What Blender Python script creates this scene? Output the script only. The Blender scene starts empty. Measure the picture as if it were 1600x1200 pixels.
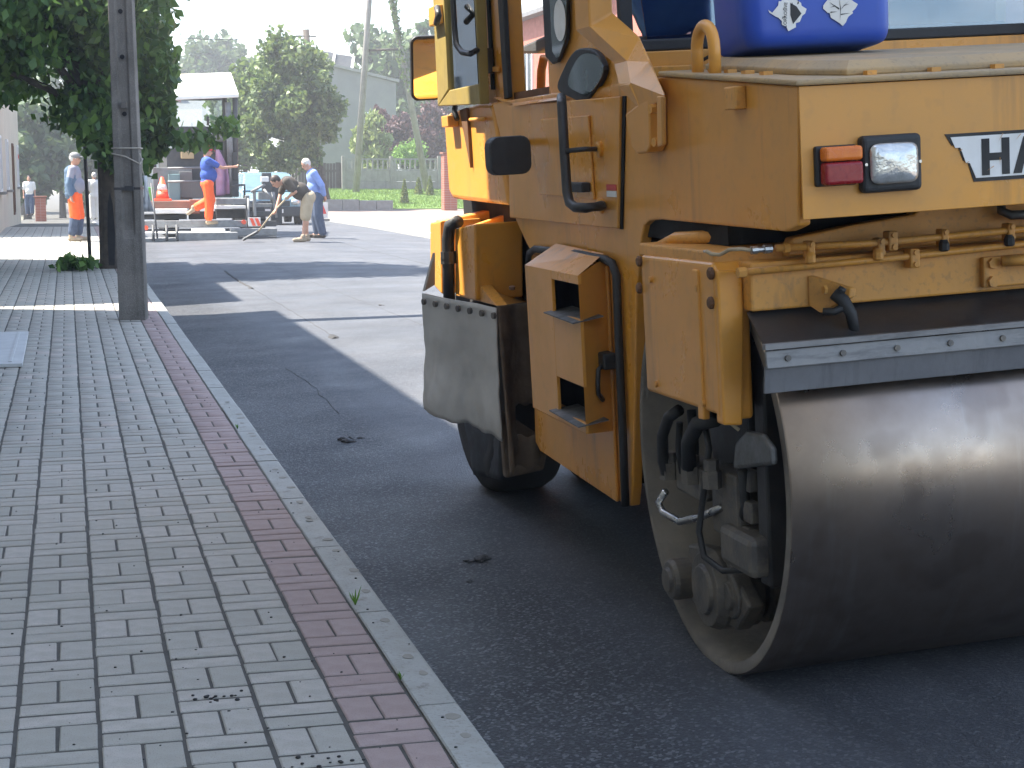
import bpy, bmesh, math, random
import numpy as np
from mathutils import Vector, Matrix, Quaternion, noise as mnoise
random.seed(7); rng = np.random.default_rng(7)
R = math.radians
SC = bpy.context.scene
COL = SC.collection

# ------------------------------------------------------------------ camera, sky, sun, exposure
FPX, PITCH, YAW = 2660.0, 0.1232, 0.2542          # focal length in px of a 1600 px wide frame
HC = 1.445                                         # eye height above the gutter
cam_d = bpy.data.cameras.new('camera'); cam = bpy.data.objects.new('camera', cam_d); COL.objects.link(cam)
cam_d.sensor_width = 36.0; cam_d.lens = FPX / 1600 * 36.0
cam_d.clip_start = 0.05; cam_d.clip_end = 2000
FWD = Vector((math.sin(YAW)*math.cos(PITCH), math.cos(YAW)*math.cos(PITCH), -math.sin(PITCH)))
RGT = Vector((math.cos(YAW), -math.sin(YAW), 0)); UPV = RGT.cross(FWD)
cam.matrix_world = Matrix(((RGT.x, UPV.x, -FWD.x, 0), (RGT.y, UPV.y, -FWD.y, 0), (RGT.z, UPV.z, -FWD.z, HC), (0, 0, 0, 1)))
SC.camera = cam

SUN_EL = R(58); SUN_DIR = Vector((-1.0, 0.42, 0)).normalized() * math.cos(SUN_EL) + Vector((0, 0, math.sin(SUN_EL)))
world = bpy.data.worlds.new('World'); SC.world = world; world.use_nodes = True
wt = world.node_tree; wt.nodes.clear()
wo = wt.nodes.new('ShaderNodeOutputWorld'); bg = wt.nodes.new('ShaderNodeBackground')
sky = wt.nodes.new('ShaderNodeTexSky'); sky.sky_type = 'NISHITA'; sky.sun_disc = False
sky.sun_elevation = SUN_EL; sky.sun_rotation = math.atan2(SUN_DIR.x, SUN_DIR.y)
sky.air_density = 1.0; sky.dust_density = 0.8; sky.ozone_density = 1.0
tc = wt.nodes.new('ShaderNodeTexCoord'); mp = wt.nodes.new('ShaderNodeMapping'); mp.inputs['Scale'].default_value = (1.0, 1.0, 2.6)
nz = wt.nodes.new('ShaderNodeTexNoise'); nz.inputs['Scale'].default_value = 5.5; nz.inputs['Detail'].default_value = 7; nz.inputs['Roughness'].default_value = 0.55
cr = wt.nodes.new('ShaderNodeValToRGB'); cr.color_ramp.elements[0].position = 0.50; cr.color_ramp.elements[1].position = 0.72
cl = wt.nodes.new('ShaderNodeMix'); cl.data_type = 'RGBA'; cl.inputs['B'].default_value = (9.0, 9.4, 9.8, 1)
mul = wt.nodes.new('ShaderNodeMath'); mul.operation = 'MULTIPLY'; mul.inputs[1].default_value = 0.65
L = wt.links
L.new(tc.outputs['Generated'], mp.inputs['Vector']); L.new(mp.outputs[0], nz.inputs['Vector']); L.new(nz.outputs[0], cr.inputs[0])
L.new(cr.outputs[0], mul.inputs[0]); L.new(mul.outputs[0], cl.inputs['Factor']); L.new(sky.outputs[0], cl.inputs['A'])
L.new(cl.outputs['Result'], bg.inputs[0]); L.new(bg.outputs[0], wo.inputs[0])
bg.inputs[1].default_value = 0.11
sun_d = bpy.data.lights.new('sun', 'SUN'); sun_d.energy = 5.0; sun_d.angle = R(0.53); sun_d.color = (1.0, 0.93, 0.82)
sun = bpy.data.objects.new('sun', sun_d); COL.objects.link(sun)
sun.rotation_euler = (-SUN_DIR).to_track_quat('-Z', 'Y').to_euler(); sun.location = (-20, 10, 40)
SC.view_settings.view_transform = 'Standard'; SC.view_settings.look = 'None'
SC.view_settings.exposure = 2.05; SC.view_settings.gamma = 1.0
SC.cycles.max_bounces = 8; SC.cycles.transparent_max_bounces = 16

# ------------------------------------------------------------------ measuring helpers (a sight line met with the plane a thing really stands in)
def ray(u, v): return FWD + RGT*((u-800)/FPX) - UPV*((v-600)/FPX)
CAMP = Vector((0, 0, HC))
def WY(u, v, Y): d = ray(u, v); return CAMP + d*(Y/d.y)
def WZ(u, v, z): d = ray(u, v); return CAMP + d*((z-HC)/d.z)
TILT = math.atan(0.06); RO = Vector((1.76, 4.27, 0.038))
REX = Vector((math.cos(TILT), 0, math.sin(TILT))); REY = Vector((0, 1, 0)); REZ = Vector((-math.sin(TILT), 0, math.cos(TILT)))
def loc_r(P): d = P-RO; return Vector((d.dot(REX), d.dot(REY), d.dot(REZ)))
def _on(u, v, ax, c):
    o = loc_r(CAMP); d = ray(u, v); d = Vector((d.dot(REX), d.dot(REY), d.dot(REZ)))
    return o + d*((c-o[ax])/d[ax])
def SX(u, v, c=0.0): return _on(u, v, 0, c)      # roller's own side plane x = c
def FY(u, v, c=0.0): return _on(u, v, 1, c)      # roller's own front plane y = c
def TZ(u, v, c=0.0): return _on(u, v, 2, c)      # roller's own level z = c

# ------------------------------------------------------------------ mesh helpers
class MB:
    def __init__(s): s.v = []; s.f = []; s.sm = []
    def add(s, vs, fs, smooth=False):
        b = len(s.v); s.v += [tuple(p) for p in vs]; s.f += [tuple(i+b for i in f) for f in fs]; s.sm += [smooth]*len(fs); return s
    def box(s, a, b):
        (x0, y0, z0), (x1, y1, z1) = [min(p, q) for p, q in zip(a, b)], [max(p, q) for p, q in zip(a, b)]
        return s.add([(x0,y0,z0),(x1,y0,z0),(x1,y1,z0),(x0,y1,z0),(x0,y0,z1),(x1,y0,z1),(x1,y1,z1),(x0,y1,z1)],
                     [(0,3,2,1),(4,5,6,7),(0,1,5,4),(1,2,6,5),(2,3,7,6),(3,0,4,7)])
    def obox(s, c, size, mat):
        hx, hy, hz = [k/2 for k in size]; c = Vector(c)
        vs = [c + mat @ Vector((x*hx, y*hy, z*hz)) for z in (-1, 1) for x, y in ((-1,-1),(1,-1),(1,1),(-1,1))]
        return s.add(vs, [(0,3,2,1),(4,5,6,7),(0,1,5,4),(1,2,6,5),(2,3,7,6),(3,0,4,7)])
    def prism(s, pts, off):                        # planar outline pushed by a vector
        pts = [Vector(p) for p in pts]; off = Vector(off); n = len(pts)
        nrm = Vector((0,0,0))
        for i in range(n): nrm += (pts[i]-pts[0]).cross(pts[(i+1) % n]-pts[0])
        if nrm.dot(off) > 0: pts.reverse()
        vs = pts + [p+off for p in pts]
        fs = [tuple(range(n)), tuple(range(2*n-1, n-1, -1))] + [(i, i+n, (i+1) % n+n, (i+1) % n) for i in range(n)]
        return s.add(vs, fs)
    def loft(s, secs, cap=True, smooth=False):     # list of equal rings
        n = len(secs[0]); vs = [p for r in secs for p in r]; fs = []
        for k in range(len(secs)-1):
            for i in range(n):
                j = (i+1) % n; fs.append((k*n+i, k*n+j, (k+1)*n+j, (k+1)*n+i))
        if cap: fs.append(tuple(range(n-1, -1, -1))); fs.append(tuple(range((len(secs)-1)*n, len(secs)*n)))
        return s.add(vs, fs, smooth)
    def tube(s, path, r, n=8, cap=True):
        path = [Vector(p) for p in path]; rs = r if isinstance(r, (list, tuple)) else [r]*len(path)
        secs = []; ref = None
        for i, p in enumerate(path):
            t = (path[min(i+1, len(path)-1)] - path[max(i-1, 0)]).normalized()
            if ref is None: ref = t.orthogonal().normalized()
            ref = (ref - t*ref.dot(t)); ref = ref.normalized() if ref.length > 1e-6 else t.orthogonal().normalized()
            b = t.cross(ref)
            secs.append([p + (ref*math.cos(2*math.pi*k/n) + b*math.sin(2*math.pi*k/n))*rs[i] for k in range(n)])
        return s.loft(secs, cap, True)
    def lathe(s, c, axis, prof, n=32, smooth=True, closed=False, cap=True):
        c = Vector(c); axis = Vector(axis).normalized(); u = axis.orthogonal().normalized(); w = axis.cross(u)
        secs = [[c + axis*a + (u*math.cos(2*math.pi*k/n) + w*math.sin(2*math.pi*k/n))*max(r, 1e-4) for k in range(n)] for a, r in prof]
        if closed: secs.append(secs[0])
        return s.loft(secs, cap and not closed, smooth)
    def sphere(s, c, rad, nu=14, nv=9, mat=None):
        c = Vector(c); rad = (rad,)*3 if not hasattr(rad, '__len__') else rad
        secs = []
        for j in range(nv+1):
            th = math.pi*min(max(j/nv, 0.001), 0.999)
            ring = [Vector((rad[0]*math.sin(th)*math.cos(2*math.pi*k/nu), rad[1]*math.sin(th)*math.sin(2*math.pi*k/nu), -rad[2]*math.cos(th))) for k in range(nu)]
            secs.append([c + (mat @ p if mat else p) for p in ring])
        return s.loft(secs, True, True)
    def capsule(s, a, b, ra, rb, n=10):
        a = Vector(a); b = Vector(b); d = b-a; l = max(d.length, 1e-5); d = d/l
        pr = [(-ra, .02*ra), (-.8*ra, .6*ra), (-.45*ra, .89*ra), (0, ra), (l, rb), (l+.45*rb, .89*rb), (l+.8*rb, .6*rb), (l+rb, .02*rb)]
        return s.lathe(a, d, pr, n)
    def build(s, name, mat, parent=None, bevel=0, seg=2, loc=None):
        me = bpy.data.meshes.new(name); me.from_pydata(s.v, [], s.f); me.update()
        me.polygons.foreach_set('use_smooth', s.sm)
        bm = bmesh.new(); bm.from_mesh(me); bmesh.ops.recalc_face_normals(bm, faces=bm.faces); bm.to_mesh(me); bm.free()
        me.materials.append(MT[mat] if isinstance(mat, str) else mat)
        o = bpy.data.objects.new(name, me); COL.objects.link(o)
        if parent: o.parent = parent
        if loc: o.location = loc
        if bevel:
            m = o.modifiers.new('bevel', 'BEVEL'); m.width = bevel; m.segments = seg; m.limit_method = 'ANGLE'; m.angle_limit = R(40)
            m.harden_normals = False
        return o
def tag(o, label=None, cat=None, group=None, kind=None):
    if label: o['label'] = label
    if cat: o['category'] = cat
    if group: o['group'] = group
    if kind: o['kind'] = kind
    return o
def empty(name, loc=(0,0,0), rz=0):
    o = bpy.data.objects.new(name, None); COL.objects.link(o); o.location = loc; o.rotation_euler = (0, 0, rz); o.empty_display_size = .2; return o
def copy_tree(o, parent=None):
    c = o.copy(); COL.objects.link(c); c.parent = parent
    for ch in list(o.children): copy_tree(ch, c)
    return c
def arr_mesh(name, V, Fq, mat, parent=None, attr=None, smooth=False):
    V = np.asarray(V, np.float32); Fq = np.asarray(Fq, np.int32); k = Fq.shape[1]
    me = bpy.data.meshes.new(name); me.vertices.add(len(V)); me.vertices.foreach_set('co', V.ravel())
    me.loops.add(Fq.size); me.loops.foreach_set('vertex_index', Fq.ravel())
    me.polygons.add(len(Fq)); me.polygons.foreach_set('loop_start', np.arange(0, Fq.size, k, dtype=np.int32))
    if smooth: me.polygons.foreach_set('use_smooth', [True]*len(Fq))
    me.update(calc_edges=True); me.validate()
    if attr is not None:
        a = me.attributes.new('tint', 'FLOAT', 'POINT'); a.data.foreach_set('value', np.asarray(attr, np.float32))
    me.materials.append(MT[mat] if isinstance(mat, str) else mat)
    o = bpy.data.objects.new(name, me); COL.objects.link(o)
    if parent: o.parent = parent
    return o

# ------------------------------------------------------------------ materials
MT = {}
def pm(name, col, rough=0.6, metal=0.0, col2=None, scale=6, amt=0.5, detail=4, bump=0.0, bscale=60, streak=None, spec=0.5,
       speck=None, speck_scale=300, speck_amt=.5, attr=None, obrand=None, transl=0, edge=None, rvar=0.12):
    m = bpy.data.materials.new(name); m.use_nodes = True; nt = m.node_tree; N = nt.nodes; K = nt.links
    b = N['Principled BSDF']; b.inputs['Roughness'].default_value = rough; b.inputs['Metallic'].default_value = metal
    b.inputs['Specular IOR Level'].default_value = spec
    tcn = N.new('ShaderNodeTexCoord'); vec = tcn.outputs['Object']
    cur = None
    rgb = N.new('ShaderNodeRGB'); rgb.outputs[0].default_value = (*col, 1); cur = rgb.outputs[0]
    def mixin(cur, fac, c2, mode='MIX'):
        mx = N.new('ShaderNodeMix'); mx.data_type = 'RGBA'; mx.blend_type = mode
        K.new(fac, mx.inputs['Factor']); K.new(cur, mx.inputs['A'])
        if isinstance(c2, tuple): mx.inputs['B'].default_value = (*c2, 1)
        else: K.new(c2, mx.inputs['B'])
        return mx.outputs['Result']
    def ramp(src, lo, hi, mx=1.0):
        r = N.new('ShaderNodeMapRange'); r.inputs['From Min'].default_value = lo; r.inputs['From Max'].default_value = hi
        r.inputs['To Max'].default_value = mx; K.new(src, r.inputs['Value']); return r.outputs[0]
    def tex(sc, det=4, stretch=None, ro=.6):
        n = N.new('ShaderNodeTexNoise'); n.inputs['Scale'].default_value = sc; n.inputs['Detail'].default_value = det; n.inputs['Roughness'].default_value = ro
        if stretch:
            mp = N.new('ShaderNodeMapping'); mp.inputs['Scale'].default_value = stretch; K.new(vec, mp.inputs[0]); K.new(mp.outputs[0], n.inputs[0])
        else: K.new(vec, n.inputs[0])
        return n.outputs[0]
    if attr:
        a = N.new('ShaderNodeAttribute'); a.attribute_name = 'tint'; cur = mixin(cur, a.outputs['Fac'], attr)
    if obrand:
        oi = N.new('ShaderNodeObjectInfo'); cur = mixin(cur, ramp(oi.outputs['Random'], 0, 1), obrand)
    n1 = None
    if col2:
        n1 = tex(scale, detail); cur = mixin(cur, ramp(n1, .36, .68, amt), col2)
    if streak:                                      # (colour, stretch, amount, lo, hi)
        c2, st, am, lo, hi = streak; cur = mixin(cur, ramp(tex(1.0, 5, st, .65), lo, hi, am), c2)
    if speck:
        vo = tex(speck_scale, 2, None, .5); cur = mixin(cur, ramp(vo, .55, .68, speck_amt), speck)
    K.new(cur, b.inputs['Base Color'])
    if rvar:
        rr = N.new('ShaderNodeMapRange'); rr.inputs['To Min'].default_value = max(rough-rvar, .02); rr.inputs['To Max'].default_value = min(rough+rvar, 1)
        rr.inputs['From Min'].default_value = .3; rr.inputs['From Max'].default_value = .7
        K.new(n1 if n1 else tex(scale, 3), rr.inputs['Value']); K.new(rr.outputs[0], b.inputs['Roughness'])
    if bump:
        bn = N.new('ShaderNodeBump'); bn.inputs['Strength'].default_value = bump; bn.inputs['Distance'].default_value = .01
        K.new(tex(bscale, 3), bn.inputs['Height']); K.new(bn.outputs[0], b.inputs['Normal'])
    if transl:
        t = N.new('ShaderNodeBsdfTranslucent'); ms = N.new('ShaderNodeMixShader'); ms.inputs[0].default_value = transl
        K.new(cur, t.inputs[0]); K.new(b.outputs[0], ms.inputs[1]); K.new(t.outputs[0], ms.inputs[2]); K.new(ms.outputs[0], N['Material Output'].inputs[0])
    MT[name] = m; return m
def glass(name, tint=(.75,.85,.85), alpha=.25, rough=.03):
    m = bpy.data.materials.new(name); m.use_nodes = True; nt = m.node_tree; N = nt.nodes; K = nt.links; N.clear()
    o = N.new('ShaderNodeOutputMaterial'); t = N.new('ShaderNodeBsdfTransparent'); t.inputs[0].default_value = (*tint, 1)
    g = N.new('ShaderNodeBsdfGlossy'); g.inputs['Roughness'].default_value = rough; g.inputs['Color'].default_value = (.9,.95,1,1)
    fr = N.new('ShaderNodeFresnel'); fr.inputs['IOR'].default_value = 1.5
    ad = N.new('ShaderNodeMath'); ad.operation = 'ADD'; ad.inputs[1].default_value = alpha; ad.use_clamp = True
    ms = N.new('ShaderNodeMixShader'); K.new(fr.outputs[0], ad.inputs[0]); K.new(ad.outputs[0], ms.inputs[0])
    K.new(t.outputs[0], ms.inputs[1]); K.new(g.outputs[0], ms.inputs[2]); K.new(ms.outputs[0], o.inputs[0]); MT[name] = m

GR = (.10,.075,.05)
pm('yellow', (.72,.31,.034), .32, 0, (.58,.29,.075), 2.2, .8, 7, .04, 14, (GR, (8,8,.7), .6, .57, .78), .5, (.40,.21,.07), 26, .16)
pm('yellow_worn', (.68,.31,.05), .45, 0, (.52,.27,.08), 5, .8, 6, .06, 45, (GR, (12,12,3), .6, .58, .78), .45, (.2,.12,.06), 60, .3)
pm('lid_yellow', (.46,.30,.13), .6, 0, (.33,.26,.17), 5, .9, 6, .05, 30, None, .35, (.2,.15,.1), 90, .35)
pm('cab_olive', (.30,.22,.06), .55, 0, (.2,.15,.05), 8, .6)
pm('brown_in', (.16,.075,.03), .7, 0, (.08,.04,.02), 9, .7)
pm('black_rubber', (.018,.019,.021), .6, 0, (.05,.05,.05), 18, .5, 4, .12, 90)
pm('black_metal', (.022,.023,.026), .45, 0, (.06,.055,.05), 14, .6, 5, .1, 60)
pm('dark_void', (.006,.006,.007), .9)  # near-black painted in for the dark inside gaps and hollows
pm('grimy_metal', (.08,.076,.074), .5, .1, (.20,.175,.14), 12, .8, 6, .25, 40, None, .5, (.2,.17,.13), 60, .35)
pm('grey_metal', (.16,.165,.165), .5, .5, (.09,.085,.08), 18, .7, 6, .15, 60)
pm('bare_steel', (.5,.5,.5), .3, .95, (.25,.24,.22), 25, .6)
pm('drum_steel', (.41,.34,.29), .31, 1.0, (.27,.215,.18), 2.6, .9, 8, 0, 160, ((.46,.42,.37), (17,1.6,1.6), .5, .55, .78), .5, (.20,.155,.13), 7, .45, rvar=.10)
pm('drum_inside', (.13,.118,.105), .85, .0, (.24,.215,.18), 7, .9, 6, .35, 30)
pm('flap', (.19,.19,.195), .5, .3, (.30,.295,.285), 8, .7, 6, .1, 60, ((.03,.03,.035), (5,5,30), .6, .5, .7))
pm('flap_rubber', (.17,.172,.18), .6, 0, (.10,.10,.11), 6, .6, 6, .1, 50, ((.05,.05,.055), (30,4,4), .5, .5, .75))
pm('tarp', (.52,.505,.48), .75, 0, (.38,.37,.355), 4, .8, 6, .15, 220, ((.16,.15,.14), (3,3,1.2), .45, .58, .8), .25)
pm('leather', (.17,.125,.09), .8, 0, (.075,.058,.045), 7, .9, 6, .5, 25, ((.34,.27,.20), (6,6,2), .7, .52, .72), .3)
pm('tyre', (.025,.025,.026), .75, 0, (.06,.055,.05), 8, .7, 5, .2, 50)
pm('blue_plastic', (.012,.06,.42), .38, 0, (.03,.09,.42), 3, .6, 5, .03, 12, ((.06,.08,.2), (7,7,2), .4, .6, .8), .5)
pm('white_paint', (.78,.78,.76), .5, 0, (.6,.58,.53), 8, .6)
pm('print_black', (.02,.02,.02), .6)
pm('amber', (.75,.19,.02), .25, 0, (.6,.12,.02), 60, .4)
pm('red_lens', (.30,.012,.02), .25, 0, (.2,.01,.015), 60, .4)
pm('lamp_glass', (.75,.77,.76), .12, .6, (.4,.4,.38), 9, .7, 3, .25, 45)
pm('clear_glass_chrome', (.8,.8,.78), .2, .9, (.5,.5,.48), 10, .5)
pm('red_print', (.55,.06,.04), .5)
pm('mirror', (.85,.87,.88), .03, 1.0, rvar=0)
glass('cab_glass', (.62,.74,.74), .10); glass('wind_glass', (.42,.54,.62), .12); glass('corner_glass', (.35,.5,.5), .12); glass('far_pane', (.9,.95,.95), .03)
pm('seat_fabric', (.035,.04,.05), .8, 0, (.02,.02,.025), 30, .5)
pm('blue_cloth', (.16,.30,.55), .8, 0, (.08,.17,.36), 12, .6)
# setting
def asphalt_mat():
    m = bpy.data.materials.new('asphalt'); m.use_nodes = True; nt = m.node_tree; N = nt.nodes; K = nt.links; b = N['Principled BSDF']; MT['asphalt'] = m
    tcn = N.new('ShaderNodeTexCoord'); o = tcn.outputs['Object']
    def tex(sc, det, st=None, ro=.6):
        n = N.new('ShaderNodeTexNoise'); n.inputs['Scale'].default_value = sc; n.inputs['Detail'].default_value = det; n.inputs['Roughness'].default_value = ro
        if st: q = N.new('ShaderNodeMapping'); q.inputs['Scale'].default_value = st; K.new(o, q.inputs[0]); K.new(q.outputs[0], n.inputs[0])
        else: K.new(o, n.inputs[0])
        return n.outputs[0]
    def mr(src, lo, hi, a=0, c=1):
        r = N.new('ShaderNodeMapRange'); r.inputs['From Min'].default_value = lo; r.inputs['From Max'].default_value = hi; r.inputs['To Min'].default_value = a; r.inputs['To Max'].default_value = c; K.new(src, r.inputs['Value']); return r.outputs[0]
    def mix(f, A, B, mode='MIX'):
        x = N.new('ShaderNodeMix'); x.data_type = 'RGBA'; x.blend_type = mode
        for k, v in (('Factor', f), ('A', A), ('B', B)):
            if isinstance(v, tuple): x.inputs[k].default_value = (*v, 1)
            elif isinstance(v, float): x.inputs[k].default_value = v
            else: K.new(v, x.inputs[k])
        return x.outputs['Result']
    def mth(op, a, c):
        x = N.new('ShaderNodeMath'); x.operation = op
        for i, v in enumerate((a, c)):
            if isinstance(v, (int, float)): x.inputs[i].default_value = v
            else: K.new(v, x.inputs[i])
        return x.outputs[0]
    sep = N.new('ShaderNodeSeparateXYZ'); K.new(o, sep.inputs[0])
    wob = tex(.9, 4)
    coarse = mr(mth('ADD', sep.outputs[0], mth('MULTIPLY', wob, .5)), 1.62, 1.95, 1.0, .42)        # raked strip by the kerb, rolled mat beyond
    vor = N.new('ShaderNodeTexVoronoi'); vor.inputs['Scale'].default_value = 110; K.new(o, vor.inputs['Vector'])
    g1 = mr(tex(105, 3, None, .7), .40, .66)
    stones = mth('MULTIPLY', mr(mth('ADD', vor.outputs['Color'], 0), .62, .95), 1)
    base = mix(mr(tex(.55, 6), .35, .68), (.050,.056,.068), (.094,.101,.116))
    base = mix(mr(tex(1, 5, (5.5, .35, 1)), .50, .72, 0, .55), base, (.042,.047,.058))               # marks drawn out along the street
    base = mix(mr(tex(1, 5, (7, 2.5, 1), .7), .60, .74, 0, .8), base, (.030,.034,.042))
    dark = mix(1.0, base, (.38,.38,.39), 'MULTIPLY')
    col = mix(mth('MULTIPLY', coarse, mr(g1, 0, 1, 1, 0)), base, dark)
    col = mix(mth('MULTIPLY', mth('MULTIPLY', stones, coarse), .7), col, (.30,.31,.325))
    dust = mr(tex(.8, 6, (1, .5, 1)), .52, .75, 0, .35)
    col = mix(dust, col, (.15,.152,.155))
    K.new(col, b.inputs['Base Color']); b.inputs['Specular IOR Level'].default_value = .5
    K.new(mr(tex(1.5, 5), .3, .7, .50, .72), b.inputs['Roughness'])
    bn = N.new('ShaderNodeBump'); bn.inputs['Strength'].default_value = .9; bn.inputs['Distance'].default_value = .012
    hgt = mth('MULTIPLY', mth('ADD', mth('MULTIPLY', g1, .8), mth('MULTIPLY', stones, .5)), coarse); K.new(hgt, bn.inputs['Height']); K.new(bn.outputs[0], b.inputs['Normal'])
asphalt_mat()
pm('asphalt_seam', (.02,.02,.021), .8, 0, (.05,.05,.05), 20, .6, 5, .5, 80)
pm('asphalt_clod', (.04,.04,.042), .7, 0, (.10,.10,.10), 50, .6, 5, .8, 90)
pm('brick_single', (.37,.36,.315), .85, 0, (.34,.33,.285), 14, .7, 6, .35, 260, None, .3, (.13,.13,.13), 240, .35, obrand=(.475,.445,.40))
pm('brick_many', (.385,.375,.33), .85, 0, (.35,.34,.30), 3, .6, 6, .35, 260, None, .3, (.13,.13,.13), 240, .3, attr=(.50,.44,.39))
pm('brick_red', (.36,.28,.258), .85, 0, (.31,.24,.222), 14, .7, 6, .35, 260, None, .3, (.16,.11,.11), 240, .3, obrand=(.40,.32,.30))
pm('brick_red_many', (.365,.285,.262), .85, 0, (.325,.25,.235), 4, .6, 6, .35, 260, None, .3, (.16,.11,.11), 240, .3, attr=(.40,.325,.305))
pm('joint_sand', (.085,.081,.073), .95, 0, (.06,.06,.05), 20, .7, 5, .4, 200)
pm('kerb', (.38,.385,.36), .85, 0, (.29,.285,.25), 5, .8, 6, .35, 150, ((.17,.16,.13), (14,9,1), .6, .62, .72), .3, (.18,.17,.14), 90, .35)
pm('far_paving', (.22,.17,.14), .9, 0, (.18,.15,.13), 1.2, .7, 5, .2, 30)
pm('dirt', (.16,.14,.11), .95, 0, (.10,.11,.06), .6, .7, 6, .3, 20)
pm('lawn', (.10,.19,.03), .9, 0, (.13,.21,.04), 2.0, .8, 6, .4, 30)
pm('grass_blade', (.09,.18,.025), .8, 0, attr=(.20,.28,.06), transl=.3)
pm('concrete', (.27,.26,.24), .9, 0, (.20,.19,.175), 4, .8, 6, .3, 70, ((.09,.085,.08), (6,6,.7), .5, .55, .78), .3)
pm('pole_concrete', (.215,.20,.18), .95, 0, (.12,.112,.10), 3.5, .85, 7, .6, 90, ((.05,.047,.042), (10,10,.8), .75, .52, .78), .2, (.33,.31,.28), 120, .45)
pm('plaster_grey', (.21,.205,.195), .9, 0, (.17,.165,.16), 1.2, .7, 5, .1, 30)
pm('plaster_white', (.72,.72,.69), .9, 0, (.6,.6,.56), .9, .6, 5, .1, 30)
pm('plaster_cream', (.62,.55,.42), .9, 0, (.5,.45,.36), .9, .6, 5, .1, 30)
pm('roof_tile', (.22,.085,.05), .8, 0, (.14,.06,.04), 4, .7, 5, .3, 14)
pm('roof_grey', (.15,.15,.155), .7, 0, (.1,.1,.1), 4, .6)
pm('red_brick', (.36,.11,.07), .85, 0, (.26,.08,.055), 6, .7, 5, .2, 60, obrand=(.43,.15,.10))
pm('mortar', (.42,.38,.34), .95)
pm('frame_white', (.75,.75,.74), .5); pm('frame_brown', (.16,.08,.04), .6)
pm('wood_dark', (.07,.055,.042), .85, 0, (.04,.03,.024), 5, .7, 5, .4, 30)
pm('wood_grey', (.25,.235,.21), .85, 0, (.16,.145,.13), 4, .7, 5, .3, 40, ((.08,.07,.06), (12,12,.8), .6, .5, .7))
pm('bark', (.11,.09,.07), .95, 0, (.05,.042,.035), 9, .8, 7, .9, 26, ((.03,.025,.02), (16,16,2), .7, .5, .7), .2)
pm('leaf_near', (.04,.105,.022), .42, 0, attr=(.16,.28,.055), transl=.45, spec=.5)
pm('leaf_mid', (.06,.11,.03), .5, 0, attr=(.19,.25,.07), transl=.35, spec=.5)
pm('leaf_far', (.045,.09,.03), .6, 0, attr=(.11,.16,.05), transl=.3)
pm('leaf_purple', (.07,.03,.035), .6, 0, attr=(.16,.09,.08), transl=.3)
pm('leaf_willow', (.16,.22,.06), .6, 0, attr=(.28,.32,.12), transl=.3)
pm('leaf_thuja', (.10,.15,.02), .7, 0, attr=(.22,.25,.05), transl=.2)
pm('leaf_bright', (.11,.24,.03), .7, 0, attr=(.2,.34,.05), transl=.3)
# people
pm('skin', (.50,.27,.18), .55, 0, (.44,.21,.14), 9, .5)
pm('denim', (.10,.16,.24), .85, 0, (.07,.11,.18), 14, .6, 4, .2, 120)
pm('jeans', (.06,.085,.14), .85, 0, (.04,.055,.09), 14, .6, 4, .2, 120)
pm('shirt_grey', (.27,.27,.33), .85, 0, (.22,.22,.27), 10, .5)
pm('hi_vis', (.95,.13,.02), .75, 0, (.85,.10,.02), 10, .5)
pm('shirt_blue', (.035,.09,.38), .85, 0, (.03,.07,.28), 10, .6)
pm('shirt_light_blue', (.22,.32,.66), .85, 0, (.17,.26,.55), 10, .6)
pm('shirt_brown', (.06,.05,.04), .9, 0, (.04,.033,.028), 10, .6)
pm('shorts', (.45,.37,.25), .9, 0, (.38,.30,.2), 10, .6)
pm('red_cloth', (.55,.03,.05), .8, 0, (.42,.02,.04), 10, .5)
pm('grey_cloth', (.22,.22,.22), .85); pm('white_cloth', (.75,.74,.7), .85, 0, (.6,.6,.58), 10, .5)
pm('hair_grey', (.62,.6,.56), .7, 0, (.45,.43,.4), 40, .6); pm('hair_dark', (.035,.022,.015), .6)
pm('shoe_dark', (.05,.035,.025), .7); pm('shoe_tan', (.33,.26,.18), .8)
pm('pink_sheet', (.52,.30,.42), .7, 0, (.40,.24,.42), 3, .9, 5, .2, 8, transl=.2)
# machines far off
pm('paver_white', (.78,.77,.74), .5, 0, (.62,.6,.55), 3, .6)
pm('paver_dark', (.05,.055,.06), .6, .2, (.11,.11,.11), 6, .7)
pm('paver_grey', (.25,.26,.265), .6, .2, (.15,.15,.15), 6, .7)
pm('paver_rust', (.28,.13,.09), .8, 0, (.2,.13,.1), 6, .8)
pm('paver_teal', (.20,.31,.32), .6); pm('paver_tan', (.48,.36,.2), .7); pm('green_plastic', (.12,.42,.10), .5)
pm('cone_red', (.85,.10,.04), .5); pm('car_blue', (.20,.32,.39), .25, .3); pm('car_dark', (.03,.034,.04), .4)
pm('sign_blue', (.03,.09,.5), .4); pm('sign_red', (.65,.03,.03), .4)
pm('rope', (.42,.38,.32), .9); pm('bag', (.7,.72,.74), .4, transl=.3)
pm('plate_light', (.50,.51,.50), .7, .0, (.42,.43,.42), 5, .6)

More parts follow.
